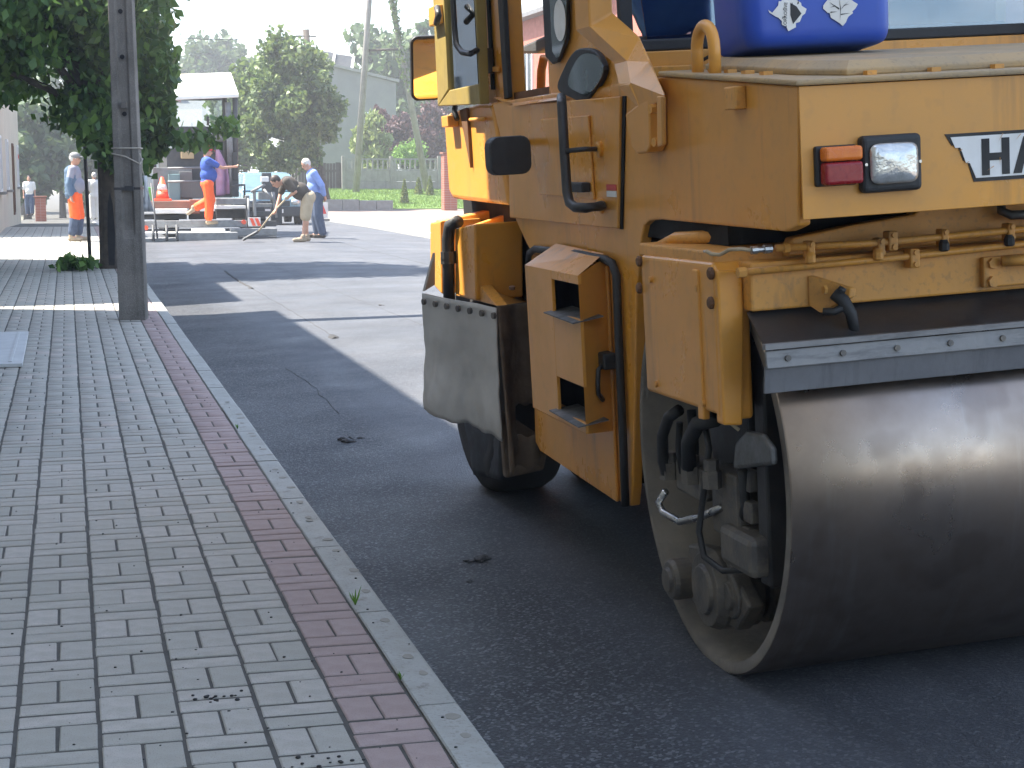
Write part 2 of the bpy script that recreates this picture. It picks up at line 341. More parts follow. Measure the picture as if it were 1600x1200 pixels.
# ================================================================== SETTING
KX0, KX1 = 0.857, 0.965            # kerb, inner and outer side
RX1 = 7.8                          # right road edge
PZ = 0.05                          # pavement level
FACX = -1.75                       # left facades
def fall(X, Y):                    # the street dips away beyond the paver on its left side
    w = min(max((8.5-X)/3.0, 0), 1); t = max(0.0, Y-46.0)
    return -0.021*t*w if t < 60 else -0.021*60*w
def road_z(X, Y):
    t = min(max((Y-12)/14, 0), 1); k = .06-.042*t*t*(3-2*t)
    m = (KX1+RX1)/2; d = abs(X-m); h = k*(m-KX1)
    z = h - k*d if d > 0.9 else h - k*0.9/2 - k*d*d/(2*0.9)
    return z + fall(X, Y)
def sheet(name, xs, ys, zf, mat, label=None):
    V = [(x, y, zf(x, y)) for y in ys for x in xs]; n = len(xs)
    F = [(j*n+i, j*n+i+1, (j+1)*n+i+1, (j+1)*n+i) for j in range(len(ys)-1) for i in range(n-1)]
    return tag(arr_mesh(name, V, F, mat, smooth=True), kind='structure')
ys_long = list(np.arange(-8, 46, 1.0)) + list(np.arange(46, 130, 4.0)) + [160, 220]
xs_road = list(np.linspace(KX1+.001, RX1, 36))
ground = sheet('ground', list(np.linspace(-500, -20, 6)) + list(np.linspace(-12, 14, 27)) + list(np.linspace(25, 600, 8)),
               [-300, -60, -10] + list(np.arange(0, 130, 4.0)) + [160, 220, 400, 1000], lambda x, y: -0.16 + fall(x, y), 'dirt')
road = sheet('road', xs_road, ys_long, road_z, 'asphalt')

# --- pavement: bed, bricks, kerb stones
pave = sheet('pavement', [FACX-.3, -0.5, KX0-.004], ys_long, lambda x, y: PZ-0.0045+fall(x, y), 'joint_sand')
CW, PER, BL, BW = 0.204, 0.405, 0.2, 0.1
def brick_verts(cx, cy, lx, ly, z):
    c = 0.0035; a = lx/2; b = ly/2; top = z; mid = z-0.003; bot = z-0.03
    vs = [(cx-a, cy-b, bot), (cx+a, cy-b, bot), (cx+a, cy+b, bot), (cx-a, cy+b, bot), (cx-a, cy-b, mid), (cx+a, cy-b, mid), (cx+a, cy+b, mid), (cx-a, cy+b, mid),
          (cx-a+c, cy-b+c, top), (cx+a-c, cy-b+c, top), (cx+a-c, cy+b-c, top), (cx-a+c, cy+b-c, top)]
    return vs
BF = [(0,1,5,4),(1,2,6,5),(2,3,7,6),(3,0,4,7),(4,5,9,8),(5,6,10,9),(6,7,11,10),(7,4,8,11),(8,9,10,11)]
def img(P):
    d = Vector(P)-CAMP; z = d.dot(FWD); return 800+FPX*d.dot(RGT)/z, 600-FPX*d.dot(UPV)/z
specs = []
Y_END = 47.0
for k in range(0, -12, -1):
    X0 = 0.649 + k*CW; ph = 15.64 + (PER/2 if k % 2 else 0) + 0.013*k
    for i in range(-80, 32):
        yc = ph - PER*i
        if yc < 2.4 or yc > Y_END: continue
        w = CW-0.011; jy = 0.018
        for (cx, cy, lx, ly) in ((X0+CW*.25+.001, yc, CW/2-.010, BL-jy+.002), (X0+CW*.75-.001, yc, CW/2-.010, BL-jy+.002),
                                 (X0+CW/2, yc+BL/2+BW/2+.0015, w, BW-jy+.001), (X0+CW/2, yc+BL/2+BW*1.5+.003, w, BW-jy+.001)):
            if 0.70 > cx > -0.0 and (cx-0.57)**2*0.9+(cy-16.5)**2*0.9 < 0.012: continue
            specs.append((k, cx+random.gauss(0,.0012), cy+random.gauss(0,.0015), lx, ly))
def vis(s):
    u, v = img((s[1], s[2], PZ)); return -20 < u < 1620 and v < 1215
order = sorted(specs, key=lambda s: (0 if vis(s) else 1, s[2]))
single = order[:300]; rest = order[300:]
def brick_mesh(name, lx, ly, m):
    me = bpy.data.meshes.new(name); me.from_pydata(brick_verts(0, 0, lx, ly, 0), [], BF); me.update(); me.materials.append(MT[m]); return me
bm_cache = {}
for (k, cx, cy, lx, ly) in single:
    m = 'brick_red' if k == 0 else 'brick_single'; key = (round(lx, 3), round(ly, 3), m)
    if key not in bm_cache: bm_cache[key] = brick_mesh('brick', lx, ly, m)
    o = bpy.data.objects.new('brick', bm_cache[key]); COL.objects.link(o); o.parent = pave
    o.location = (cx, cy, PZ+random.gauss(0, .0008)); o.rotation_euler = (random.gauss(0,.004), random.gauss(0,.004), random.gauss(0,.006))
for red in (True, False):
    V = []; F = []; A = []
    for (k, cx, cy, lx, ly) in rest:
        if (k == 0) != red: continue
        b = len(V); V += brick_verts(cx, cy, lx, ly, PZ+random.gauss(0,.0008)+fall(cx, cy)); F += [tuple(q+b for q in f) for f in BF]
        t = random.random()**2*(1 if random.random() < .35 else .35); A += [t]*12
    o = arr_mesh('bricks', V, F, 'brick_red_many' if red else 'brick_many', pave, A); o['kind'] = 'stuff'
kerb = tag(empty('kerb'), kind='structure')
kme = {}
for i in range(-2, 60):
    y0 = 4.285 + i*0.992
    mb = MB(); c = .008; L_ = .979
    zz = fall(KX1, y0)
    if 'm' not in kme:
        kme['m'] = True
    prof = [(KX0, -.2), (KX0, PZ-c*.5), (KX0+c*.5, PZ), (KX1-c*1.6, PZ), (KX1-c*.5, PZ-c*.5), (KX1, PZ-c*1.6), (KX1, -.2)]
    if i == -2:
        mb.loft([[(x, 0, z) for x, z in prof], [(x, L_, z) for x, z in prof]]); ks = mb.build('kerb_stone', 'kerb', kerb); ks.location = (0, y0, 0)
    else:
        o = ks.copy(); COL.objects.link(o); o.location = (random.gauss(0,.0015), y0, zz+random.gauss(0,.001)); o.rotation_euler = (0, 0, random.gauss(0,.001))

pm('kerb_stain', (.25,.24,.20), .9, 0, (.31,.30,.265), 30, .7)
for j in range(26):
    yy = 3.72+.27*j+random.gauss(0,.07); xx = (KX0+KX1)/2+random.gauss(.012,.008); a_, b_ = random.uniform(.012,.022), random.uniform(.018,.032)
    if abs(((yy-4.285)/.992) % 1) < .05 or abs(((yy-4.285)/.992) % 1) > .95: continue
    ring = [(xx+a_*math.cos(t)*(1+.15*math.sin(3*t+j)), yy+b_*math.sin(t), PZ+.0012) for t in np.linspace(0, 2*math.pi, 15)[:-1]]
    MB().prism(ring, (0,0,.0006)).build('damp_stain', 'kerb_stain', kerb)
# --- seams and ridges in the fresh asphalt
def ridge(path, w, h, name='asphalt_seam'):
    V = []; F = []
    pts = []
    for a, b in zip(path[:-1], path[1:]):
        n = max(2, int((Vector(b)-Vector(a)).length/.07))
        pts += [Vector(a).lerp(Vector(b), k/n) for k in range(n)]
    for i, p in enumerate(pts):
        ww = w*(.35+1.0*abs(mnoise.noise((i*.37, p[0]*3, 0)))); off = .02*mnoise.noise((i*.21, 5, p[1])); z = road_z(p[0], p[1])
        hh = h*(.4+.9*abs(mnoise.noise((i*.5, 9, 1))))
        V += [(p[0]-ww+off, p[1], z-.004), (p[0]+off-.2*ww, p[1], z+hh), (p[0]+ww+off, p[1], z-.004)]
        if i: b = 3*i; F += [(b-3, b-2, b+1, b), (b-2, b-1, b+2, b+1)]
    return arr_mesh(name, V, F, 'asphalt_seam', road)
ridge([(2.17, 21.0), (2.16, 22.6), (2.2, 25.2)], .035, .03); ridge([(2.16, 14.2), (2.17, 17.6), (2.17, 21.0)], .010, .006)
ridge([(1.52, 9.9), (1.55, 11.4), (1.5, 12.4)], .012, .006); ridge([(2.2, 25.2), (2.22, 34)], .010, .004); ridge([(2.15, 14.15), (2.17, 14.5)], .05, .03)
ridge([(3.0, 13), (3.05, 33)], .012, .004); ridge([(5.4, 20), (5.3, 40)], .05, .006)
def clod(px, py, n, spread, big, label):
    e = None; p = WZ(px, py, .03); zb = road_z(p.x, p.y)
    mb = MB()
    for i in range(n):
        a = random.random()*6.28; r = spread*abs(random.gauss(0, .5)); x = p.x+r*math.cos(a)*1.1; y = p.y+r*math.sin(a)
        s = big*random.uniform(.25, 1)*(1 if i < 5 else .5)
        m = Matrix.Rotation(random.random()*6.28, 3, 'Z')
        bb = len(mb.v); mb.sphere((x, y, zb+s*.14), (s*random.uniform(.7,1.6), s*.7, s*.36), 8, 5, m)
        for q in range(bb, len(mb.v)):
            v = Vector(mb.v[q]); mb.v[q] = tuple(v + Vector((mnoise.noise(v*60), mnoise.noise(v*60+Vector((3,1,2))), mnoise.noise(v*60+Vector((8,1,2)))*.5))*s*.5)
    return tag(mb.build('asphalt_lump', 'asphalt_clod'), label, 'asphalt lump', 'loose lumps of hot asphalt on the road')
clod(545, 688, 22, .07, .045, 'torn flat lump of loose asphalt on the shaded road, left of the grey tarpaulin')
clod(750, 875, 22, .06, .036, 'torn flat lump of loose asphalt on the road below the rear tyres of the roller')
clod(735, 905, 8, .04, .016, 'small scatter of asphalt crumbs just in front of the lump below the rear tyres')
clod(600, 488, 5, .05, .02, 'tiny asphalt crumb on the sunlit far lane')
# asphalt crumbs on the pavement
for px, py, n, sp, lab in ((345, 1091, 13, .035, 'scatter of black asphalt crumbs on the grey pavement bricks near the front'),
                           (520, 1188, 10, .04, 'scatter of black asphalt crumbs at the bottom edge beside the red brick course')):
    p = WZ(px, py, PZ); mb = MB()
    for i in range(n):
        x = p.x+random.gauss(0, sp); y = p.y+random.gauss(0, sp*.7); s = random.uniform(.0025, .006); mb.sphere((x, y, PZ+s*.5), (s*1.5, s, s*.8), 6, 4)
    tag(mb.build('asphalt_crumbs', 'print_black'), lab, 'asphalt crumbs')
mb = MB()
for i in range(260):
    t = random.random()**1.7; y = 3.6+t*10; x = random.uniform(-.6 if y > 5 else -.1, .95); s = random.uniform(.0012, .0042)
    mb.sphere((x, y, PZ+s*.3+(.001)), (s*1.4, s, s*.7), 5, 3)
o = mb.build('asphalt_grit', 'print_black'); tag(o, 'fine black asphalt grit strewn over the pavement', 'grit', kind='stuff')
# light slab on the pavement
p0 = WZ(35, 568, PZ+.03); p1 = WZ(35, 519, PZ+.03)
t = empty('cover_plate', (p0.x-.3, p0.y, PZ)); tag(t, 'pale grey flat plate lying on the pavement at the left edge', 'plate')
mb = MB().prism([(-.55, 0, .004), (.3, 0, .004), (.29, 2.6, .004), (-.55, 2.6, .004)], (0, 0, .028)); mb.build('slab', 'plate_light', t, .004)
mb = MB(); mb.box((.20, .10, .032), (.225, 2.5, .038)); mb.build('rib', 'plate_light', t, .002)
# cut leafy branch lying on the pavement
def leaf_quads(pts, size, normals=None, droop=0.0, aspect=1.6, rg=rng):
    n = len(pts); d = rg.normal(size=(n, 3)); d[:, 2] -= droop; d /= np.linalg.norm(d, axis=1)[:, None]
    s = rg.normal(size=(n, 3)); s -= (s*d).sum(1)[:, None]*d; s /= np.linalg.norm(s, axis=1)[:, None]
    nn = np.cross(d, s); sz = size*rg.uniform(.6, 1.25, n)[:, None]
    L_ = d*sz*aspect*.5; W_ = s*sz*.5; B_ = nn*sz*.14
    a = pts-L_; b = pts-L_*.1+W_+B_; c = pts+L_; e = pts-L_*.1-W_+B_
    V = np.stack([a, b, c, e], 1).reshape(-1, 3); i = np.arange(n)*4
    F = np.concatenate([np.stack([i, i+1, i+2], 1), np.stack([i, i+2, i+3], 1)])
    return V, F, n
def leaf_mesh(name, pts, size, mat, parent=None, droop=0.0, aspect=1.6, shade=None):
    V, F, n = leaf_quads(np.asarray(pts, float), size, None, droop, aspect)
    tint = np.repeat(rng.random(n)**1.5 if shade is None else shade, 4)
    return arr_mesh(name, V, F, mat, parent, tint)
bp = WZ(122, 422, PZ); t = empty('fallen_branch', (bp.x, bp.y, PZ)); tag(t, 'small cut leafy green branch lying on the pavement left of the tree', 'branch')
pts = rng.normal(size=(170, 3))*np.array([.13, .22, .05])+np.array([0, 0, .09]); pts[:, 2] = np.abs(pts[:, 2])+.01
leaf_mesh('leaves', pts, .11, 'leaf_near', t, .2)
MB().tube([(.0, -.2, .03), (.12, -.1, .05), (.28, .05, .02)], .008, 6).build('twig', 'bark', t)

for (u, v, n_, hh_, lab) in ((555, 945, 9, .07, 'thin weed growing from the kerb joint nearest the roller drum'), (626, 1062, 7, .03, 'low weed at the kerb edge beside the red bricks, nearest the camera'), (371, 670, 14, .03, 'flat weed spreading from a kerb joint beside the red bricks')):
    p = WZ(u, v, PZ); mb = MB()
    for i in range(n_):
        a = random.random()*6.28; l_ = hh_*random.uniform(.5, 1); q = Vector((math.cos(a)*l_*.6, math.sin(a)*l_*.6, l_)); w_ = Vector((-math.sin(a), math.cos(a), 0))*.0025
        mb.add([p-w_, p+w_, p+q*.6+w_, p+q, p+q*.6-w_], [(0,1,2,3,4)])
    tag(mb.build('weed_tuft', 'leaf_bright'), lab, 'weed')
# --- right side of the street
def rz(x, y): return .10 + fall(x, y)
rpave = sheet('right_pavement', [RX1+.12, 10, 13, 17, 24], list(np.arange(-8, 62.1, 2.0)), lambda x, y: .12, 'far_paving')
mb = MB()
kr = tag(empty('right_kerb'), kind='structure')
for i in range(0, 62):
    if i == 0: mb = MB().box((RX1+.001, 0, -.2), (RX1+.118, .99, .125)); k0 = mb.build('kerb_stone', 'kerb', kr, .01); k0.location = (0, 20, 0)
    elif i < 42: o = k0.copy(); COL.objects.link(o); o.location = (0, 20+i, 0)
def lawn_z(x, y): return .12 + .62*min(max((y-61.5)/9.5, 0), 1)
lawn = sheet('lawn', list(np.linspace(9.0, 26, 18)), list(np.arange(62.0, 74, 1.0)) + [76, 80, 90, 120], lawn_z, 'lawn')
n = 26000; gx = rng.uniform(9.2, 18, n); gy = rng.uniform(62.1, 73, n); gz = np.array([lawn_z(a, b) for a, b in zip(gx, gy)])
hh = rng.uniform(.04, .10, n); ang = rng.uniform(0, 6.28, n); w = .012
V = np.stack([np.stack([gx-w*np.cos(ang), gy-w*np.sin(ang), gz], 1), np.stack([gx+w*np.cos(ang), gy+w*np.sin(ang), gz], 1), np.stack([gx+rng.normal(0,.03,n), gy+rng.normal(0,.03,n), gz+hh], 1)], 1).reshape(-1, 3)
o = arr_mesh('grass', V, np.arange(3*n).reshape(-1, 3), 'grass_blade', None, np.repeat(rng.random(n), 3)); tag(o, 'short bright green lawn grass in front of the concrete fence', 'grass', kind='stuff')
# low concrete border in front of the lawn
t = empty('lawn_border', (0, 0, 0)); tag(t, 'low pale concrete border wall along the front of the lawn', 'low wall')
pa = WZ(505, 327, .12); pb = WZ(612, 327, .12)
xs = np.linspace(WY(508,320,61.7).x, WY(614,320,61.7).x, 5)
for a, b in zip(xs[:-1], xs[1:]):
    MB().box((a, 61.6, .05), (b-.015, 61.85, .50 if a < 10.2 else .46)).build('border_block', 'kerb', t, .015)
# concrete panel fence
t = empty('concrete_fence', (0, 71.5, .6)); tag(t, 'grey precast concrete panel fence with openwork top row behind the lawn', 'fence')
def panel_fence(t, x0, x1, step=2.05, H=1.5):
    x = x0
    while x < x1:
        MB().box((x-.07, -.07, 0), (x+.07, .07, H+.06)).build('post', 'concrete', t, .01)
        if x+step <= x1+.1:
            for j in range(2): MB().box((x+.072, -.025, .02+j*.48), (x+step-.072, .025, .02+j*.48+.47)).build('panel', 'concrete', t, .012)
            MB().box((x+.072, -.025, .98), (x+step-.072, .025, 1.03)).build('rail', 'concrete', t)
            MB().box((x+.072, -.025, 1.40), (x+step-.072, .025, 1.47)).build('rail', 'concrete', t)
            for q in range(9):
                xx = x+.15+q*(step-.3)/8; MB().box((xx-.035, -.022, 1.031), (xx+.035, .022, 1.399)).build('baluster', 'concrete', t)
        x += step
panel_fence(t, WY(537,300,71.5).x, 27)
# dark timber fence left of it
t = empty('board_fence', (0, 73, .2)); tag(t, 'dark weathered upright board fence behind the big tree trunk', 'fence')
FX0 = WY(535,300,73).x-20*.135
for i in range(20): x = FX0+i*.135; MB().box((x, 0, 0), (x+.115, .03, 1.65+.06*random.random())).build('board', 'wood_dark', t)
for z in (.35, 1.3): MB().box((FX0, .031, z), (FX0+2.7, .075, z+.09)).build('rail', 'wood_dark', t)
for x in (FX0+.02, FX0+1.3, FX0+2.55): MB().box((x, .076, 0), (x+.1, .17, 1.7)).build('post', 'wood_dark', t)
# red brick gate pillar
def brick_pillar(name, x, y, z, w, h, label, courses):
    t = empty(name, (x, y, z)); tag(t, label, 'pillar')
    MB().box((-w/2+.012, -w/2+.012, 0), (w/2-.012, w/2-.012, h)).build('core', 'mortar', t)
    ch = h/courses; cache = {}
    for c in range(courses):
        for side in range(4):
            n = 2; bl = (w-.0)/n
            for q in range(n):
                key = 'b'
                if key not in cache:
                    cache[key] = MB().box((-bl/2+.006, -.02, .006), (bl/2-.006, .03, ch-.006)).build('brick', 'red_brick', t); o = cache[key]
                else: o = cache[key].copy(); COL.objects.link(o)
                a = side*math.pi/2; lx = -w/2+bl*(q+.5)+(.0 if c % 2 == 0 else .0); v = Matrix.Rotation(a, 3, 'Z') @ Vector((lx, -w/2+.0199, 0))
                o.location = (v.x, v.y, c*ch); o.rotation_euler = (0, 0, a)
    MB().box((-w/2-.05, -w/2-.05, h+.001), (w/2+.05, w/2+.05, h+.07)).build('cap', 'roof_tile', t, .01)
    return t
p = WY(698, 330, 60); brick_pillar('brick_pillar', p.x+.1, 60, .12, .48, 2.0, 'red brick gate pillar with a tiled cap beside the lawn, half hidden by the roller', 24)
p = WY(64, 338, 72); brick_pillar('brick_pillar', p.x, 72, fall(0,72), .42, 1.0, 'brown brick pillar standing far down the left pavement', 16)

# --- houses
def house(name, label, x0, x1, y0, y1, H, wall, roof, ridge_dir, rise, side, rows, cols, group=None, wsize=(1.1,1.35), zb=-.2, door=True, over=.35):
    t = empty(name, ((x0+x1)/2, (y0+y1)/2, zb)); tag(t, label, 'house', group); cx, cy = (x0+x1)/2, (y0+y1)/2
    a, b, c, d = x0-cx, x1-cx, y0-cy, y1-cy
    MB().box((a, c, 0), (b, d, H-zb)).build('wall', wall, t)
    h = H-zb; o = over
    if ridge_dir == 'y':
        m = 0; rf = MB().prism([(a-o, c-o*.3, h+.002), (b+o, c-o*.3, h+.002), (b+o, c-o*.3, h+.12), (0, c-o*.3, h+rise), (a-o, c-o*.3, h+.12)], (0, d-c+o*.6, 0)).build('roof', roof, t)
    else:
        rf = MB().prism([(a-o*.3, c-o, h+.002), (a-o*.3, d+o, h+.002), (a-o*.3, d+o, h+.12), (a-o*.3, 0, h+rise), (a-o*.3, c-o, h+.12)], (b-a+o*.6, 0, 0)).build('roof', roof, t)
    MB().box((-.3, -.3, h+rise*.5), (.3, .3, h+rise+.7)).build('chimney', 'red_brick', rf)
    ww, wh = wsize
    for r in range(rows):
        for q in range(cols):
            yy = c+(d-c)*(q+.5)/cols; zz = 1.0+r*2.8-zb
            is_door = door and r == 0 and q == cols//2
            if is_door: zz = .2-zb+.02; hh, w_ = 2.1, 1.0
            else: hh, w_ = wh, ww
            sx = b if side > 0 else a; sg = 1 if side > 0 else -1
            wn = MB()
            for (ya, yb, za, zb_) in ((yy-w_/2, yy-w_/2+.07, zz, zz+hh), (yy+w_/2-.07, yy+w_/2, zz, zz+hh), (yy-w_/2+.07, yy+w_/2-.07, zz, zz+.07), (yy-w_/2+.07, yy+w_/2-.07, zz+hh-.07, zz+hh), (yy-.025, yy+.025, zz+.07, zz+hh-.07)):
                wn.box((sx-.02*sg, ya, za), (sx+.05*sg, yb, zb_))
            wo = wn.build('door' if is_door else 'window', 'frame_brown' if is_door else 'frame_white', t)
            MB().box((sx+.003*sg, yy-w_/2+.07, zz+.07), (sx+.02*sg, yy+w_/2-.07, zz+hh-.07)).build('leaf' if is_door else 'pane', 'wood_dark' if is_door else 'pane_dark', wo)
            if not is_door: MB().box((sx+.001*sg, yy-w_/2-.08, zz-.06), (sx+.14*sg, yy+w_/2+.08, zz-.001)).build('sill', 'concrete', wo)
    return t
pm('pane_dark', (.03,.04,.05), .08, 0, (.05,.06,.07), 2, .5, spec=.8)
house('house', 'tall cream town house along the left pavement nearest the camera', -13, FACX, -16, 8.3, 12.0, 'plaster_cream', 'roof_tile', 'y', 2.6, 1, 4, 6)
house('house', 'two-storey grey rendered house next after the tall cream one on the left pavement', -11, FACX, 8.35, 18.8, 5.9, 'plaster_grey', 'roof_tile', 'y', 2.2, 1, 2, 3)
house('house', 'two-storey white house beyond the gap on the left pavement, beside the leafy tree', -11, FACX-.05, 20.5, 29.4, 5.65, 'plaster_white', 'roof_grey', 'y', 2.2, 1, 2, 3)
house('house', 'cream plastered house at the far left edge of the street', -11, -1.55, 40.5, 61, 5.0, 'plaster_cream', 'roof_tile', 'y', 2.0, 1, 1, 4, zb=-.6)
# grey house behind the fence
t = empty('grey_house', (0, 84, 0)); tag(t, 'plain grey rendered house with a sloping top edge and tilted collectors on its roof', 'house')
c0 = WY(470, 300, 84); c1 = WY(620, 300, 84)
zl = WY(492, 98, 84).z; zr = WY(619, 129, 84).z
MB().prism([(c0.x, 0, 0), (c1.x, 0, 0), (c1.x, 0, zr), (c0.x, 0, zl+.25)], (0, 9, 0)).build('wall', 'plaster_grey', t)
MB().prism([(c0.x-.2, -.15, zl+.26), (c1.x+.15, -.15, zr+.002), (c1.x+.15, -.15, zr+.14), (c0.x-.2, -.15, zl+.40)], (0, 9.3, 0)).build('roof', 'concrete', t)
wp = WY(575, 190, 84)
wn = MB().box((wp.x-.25, -.04, wp.z-.45), (wp.x+.45, .02, wp.z+.45)).build('window', 'frame_white', t); MB().box((wp.x-.18, -.06, wp.z-.38), (wp.x+.38, -.041, wp.z+.38)).build('pane', 'pane_dark', wn)
for (u0, u1, vb, vt) in ((491, 523, 106, 76), (524, 553, 110, 82)):
    a = WY(u0, vb, 84); b = WY(u1, vb+3, 84); zt = WY(u0, vt, 84).z
    f = MB().prism([(a.x, .5, a.z+.1), (b.x-.1, .5, b.z+.1), (b.x+.12, 1.1, zt-.1), (a.x+.22, 1.1, zt)], (-.02, .5, .06)).build('solar_collector', 'paver_dark', t)
    MB().prism([(b.x-.1, .48, b.z+.1), (b.x+.02, .48, b.z+.1), (b.x+.24, 1.08, zt-.1), (b.x+.12, 1.08, zt-.1)], (-.02, .5, .06)).build('frame', 'paver_white', f)
# red brick house standing behind the roller on the right
house('brick_house', 'red brick house on the right, glimpsed through the roller cab', 13.5, 24, 36, 52, 6.0, 'red_brick', 'roof_grey', 'y', 2.2, -1, 2, 4, zb=.0)
house('house', 'pale house seen small through the windscreen of the paver', 3.6, 9.5, 100, 112, 3.4, 'plaster_white', 'roof_grey', 'x', 2.4, -1, 1, 2, zb=-1.2)

# --- trees
def blob_points(n, cs, rs, shell=.55):
    cs = np.asarray(cs, float); rs = np.asarray(rs, float)
    if rs.ndim == 1: rs = np.repeat(rs[:, None], 3, 1)
    wgt = rs.prod(1)**.7; idx = rng.choice(len(cs), n, p=wgt/wgt.sum())
    d = rng.normal(size=(n, 3)); d /= np.linalg.norm(d, axis=1)[:, None]
    r = (shell+(1-shell)*rng.random(n))[:, None]
    return cs[idx]+d*r*rs[idx]
def clumps(center, rad, n, cr, seed=1, zmin=None, keep=None):
    rg = np.random.default_rng(seed); out = []
    while len(out) < n:
        d = rg.normal(size=3); d /= np.linalg.norm(d); r = rg.random()**.45
        p = np.array(center)+d*r*np.array(rad)
        if zmin is not None and p[2] < zmin: continue
        if keep is not None and not keep(p): continue
        out.append(p)
    return np.array(out), rg.uniform(cr*.6, cr*1.25, n)
def limb_tubes(mb, base, cs, n, r0, bend=.3):
    for i in range(n):
        e = Vector(cs[i % len(cs)]); b = Vector(base); m = b.lerp(e, .5)+Vector((random.gauss(0,bend), random.gauss(0,bend), .15))
        mb.tube([b, b.lerp(m, .5)+Vector((0,0,.1)), m, e], [r0, r0*.75, r0*.5, r0*.12], 7)
def tree(name, label, base, trunk_h, r0, center, rad, nclump, cr, nleaf, lsize, mat, seed=1, droop=.5, lean=(0,0), zmin=None, group=None, keep=None, limbs=7, shell=.35, extra=None):
    t = empty(name, base); tag(t, label, 'tree', group)
    cs, rs = clumps(center, rad, nclump, cr, seed, zmin, keep)
    if extra is not None: cs = np.concatenate([cs, extra[0]]); rs = np.concatenate([rs, extra[1]])
    pts = blob_points(nleaf, cs, rs, shell)
    if keep is not None: pts = pts[[keep(p) for p in pts]]
    top = Vector((lean[0], lean[1], trunk_h)); mb = MB()
    mb.tube([(0,0,-.1), (lean[0]*.1, lean[1]*.1, .12), (lean[0]*.5, lean[1]*.5, trunk_h*.5), top], [r0*1.25, r0*1.05, r0*.92, r0*.8], 14)
    mb.build('trunk', 'bark', t)
    br = MB(); limb_tubes(br, top-Vector((0,0,.1)), cs, limbs, r0*.5, rad[0]*.12); br.build('limbs', 'bark', t)
    leaf_mesh('crown', pts, lsize, mat, t, droop)
    return t
# the leafy tree by the near pole
tb = WZ(173, 419, PZ)
def keep_near(p):
    zl = np.interp(p[0], [-3.6, -1.7, -1.4, -1.0, -.62, -.23, .26, .61, .87, 1.1], [2.7, 2.3, 2.2, 2.05, 1.88, 1.62, 1.30, 1.32, 1.8, 3.4])
    return p[2] > zl+.08*math.sin(p[0]*21+p[1]*3) and p[0] < 1.02+.1*math.sin(p[2]*9+p[1]*4)
near_tree = tree('leafy_tree', 'big dark green leafy street tree behind the concrete pole', (tb.x, tb.y, PZ), 2.2, .145, (-.35, .1, 4.1), (2.5, 2.2, 3.3), 190, .55, 40000, .115, 'leaf_near', 11, 1.1, (-.03, 0), keep=keep_near, limbs=12, shell=.2, extra=clumps((.35, -.1, 2.35), (.75, .9, 1.2), 34, .42, 77))
mb = MB().add([(-.03,-.165,.05),(.055,-.155,.05),(.075,-.15,.5),(.05,-.155,.95),(.015,-.16,1.12),(-.02,-.165,.95),(-.035,-.168,.5),(-.03,-.13,.05),(.055,-.12,.05),(.075,-.11,.5),(.05,-.12,.95),(.015,-.12,1.12),(-.02,-.13,.95),(-.035,-.13,.5)],
              [(0,1,2,3,4,5,6)]+[(i,(i+1) % 7,(i+1) % 7+7,i+7) for i in range(7)]); mb.build('hollow', 'dark_void', near_tree)
# low leafy twig hanging across in front of the paver
tw = []
for i in range(230):
    s = random.random(); u = 262+s*112; v = 205+14*math.sin(s*5)+random.gauss(0, 10)+s*8
    tw.append(WY(u, v, 25.6+random.gauss(0, .25))-Vector((tb.x, tb.y, PZ)))
leaf_mesh('low_spray', [tuple(p) for p in tw], .11, 'leaf_near', near_tree, 1.2)
mb = MB(); a = WY(250, 190, 25.7); mb.tube([Vector((0,0,3.0)), a-Vector((tb.x,tb.y,PZ))] + [WY(262+s*108, 200+14*math.sin(s*5)+s*6, 25.6)-Vector((tb.x, tb.y, PZ)) for s in (.2,.4,.6,.8,1)], [.03,.02,.012,.01,.008,.006,.004], 6); mb.build('limb', 'bark', near_tree)
# tree in the middle
cb = WY(515, 330, 62); 
def zat(v, Y): return WY(500, v, Y).z
def xat(u, Y): return WY(u, 300, Y).x
mid_tree = tree('street_tree', 'round sunlit tree with a slim leaning trunk beside the grey house', (cb.x, 62, .1), 1.7, .13, (xat(453,62)-cb.x, 0, 3.85), (1.85, 1.8, 2.5), 150, .48, 19000, .15, 'leaf_mid', 5, .4, (-.35, 0), zmin=1.6, limbs=9, shell=.25)
cb2 = WY(400, 330, 70)
tree('street_tree', 'smaller tree behind the round one, its foliage just left of it', (cb2.x, 74, -.3), 2.4, .12, (.1, 0, 4.3), (1.6, 1.5, 2.3), 60, .6, 4200, .24, 'leaf_mid', 9, .4, group='trees behind the paver')
# background trees on the right
for i, (u, v, Y, rx, rzz, mt, lab) in enumerate(((600, 150, 100, 3.2, 4.4, 'leaf_far', 'green tree behind the grey house, left of the forked poles'),
        (655, 150, 96, 3.4, 4.6, 'leaf_far', 'dense green tree behind the forked poles'), (720, 120, 104, 4.5, 5.5, 'leaf_far', 'tall green tree far behind the roller cab'),
        (820, 120, 92, 4.5, 5.5, 'leaf_far', 'wide green tree far behind the middle of the roller'), (345, 128, 135, 4.0, 3.6, 'leaf_far', 'distant green treetop over the paver roof'),
        (300, 135, 150, 4.5, 3.0, 'leaf_far', 'distant low treetop left of the paver roof'))):
    p = WY(u, v, Y); tree('background_tree', lab, (p.x, Y, 0), max(p.z-rzz*.6, 1.5), .22, (0, 0, p.z), (rx, rx, rzz), 60, 1.0, 3800, .42, mt, 20+i, .3, group='trees beyond the gardens', limbs=6)
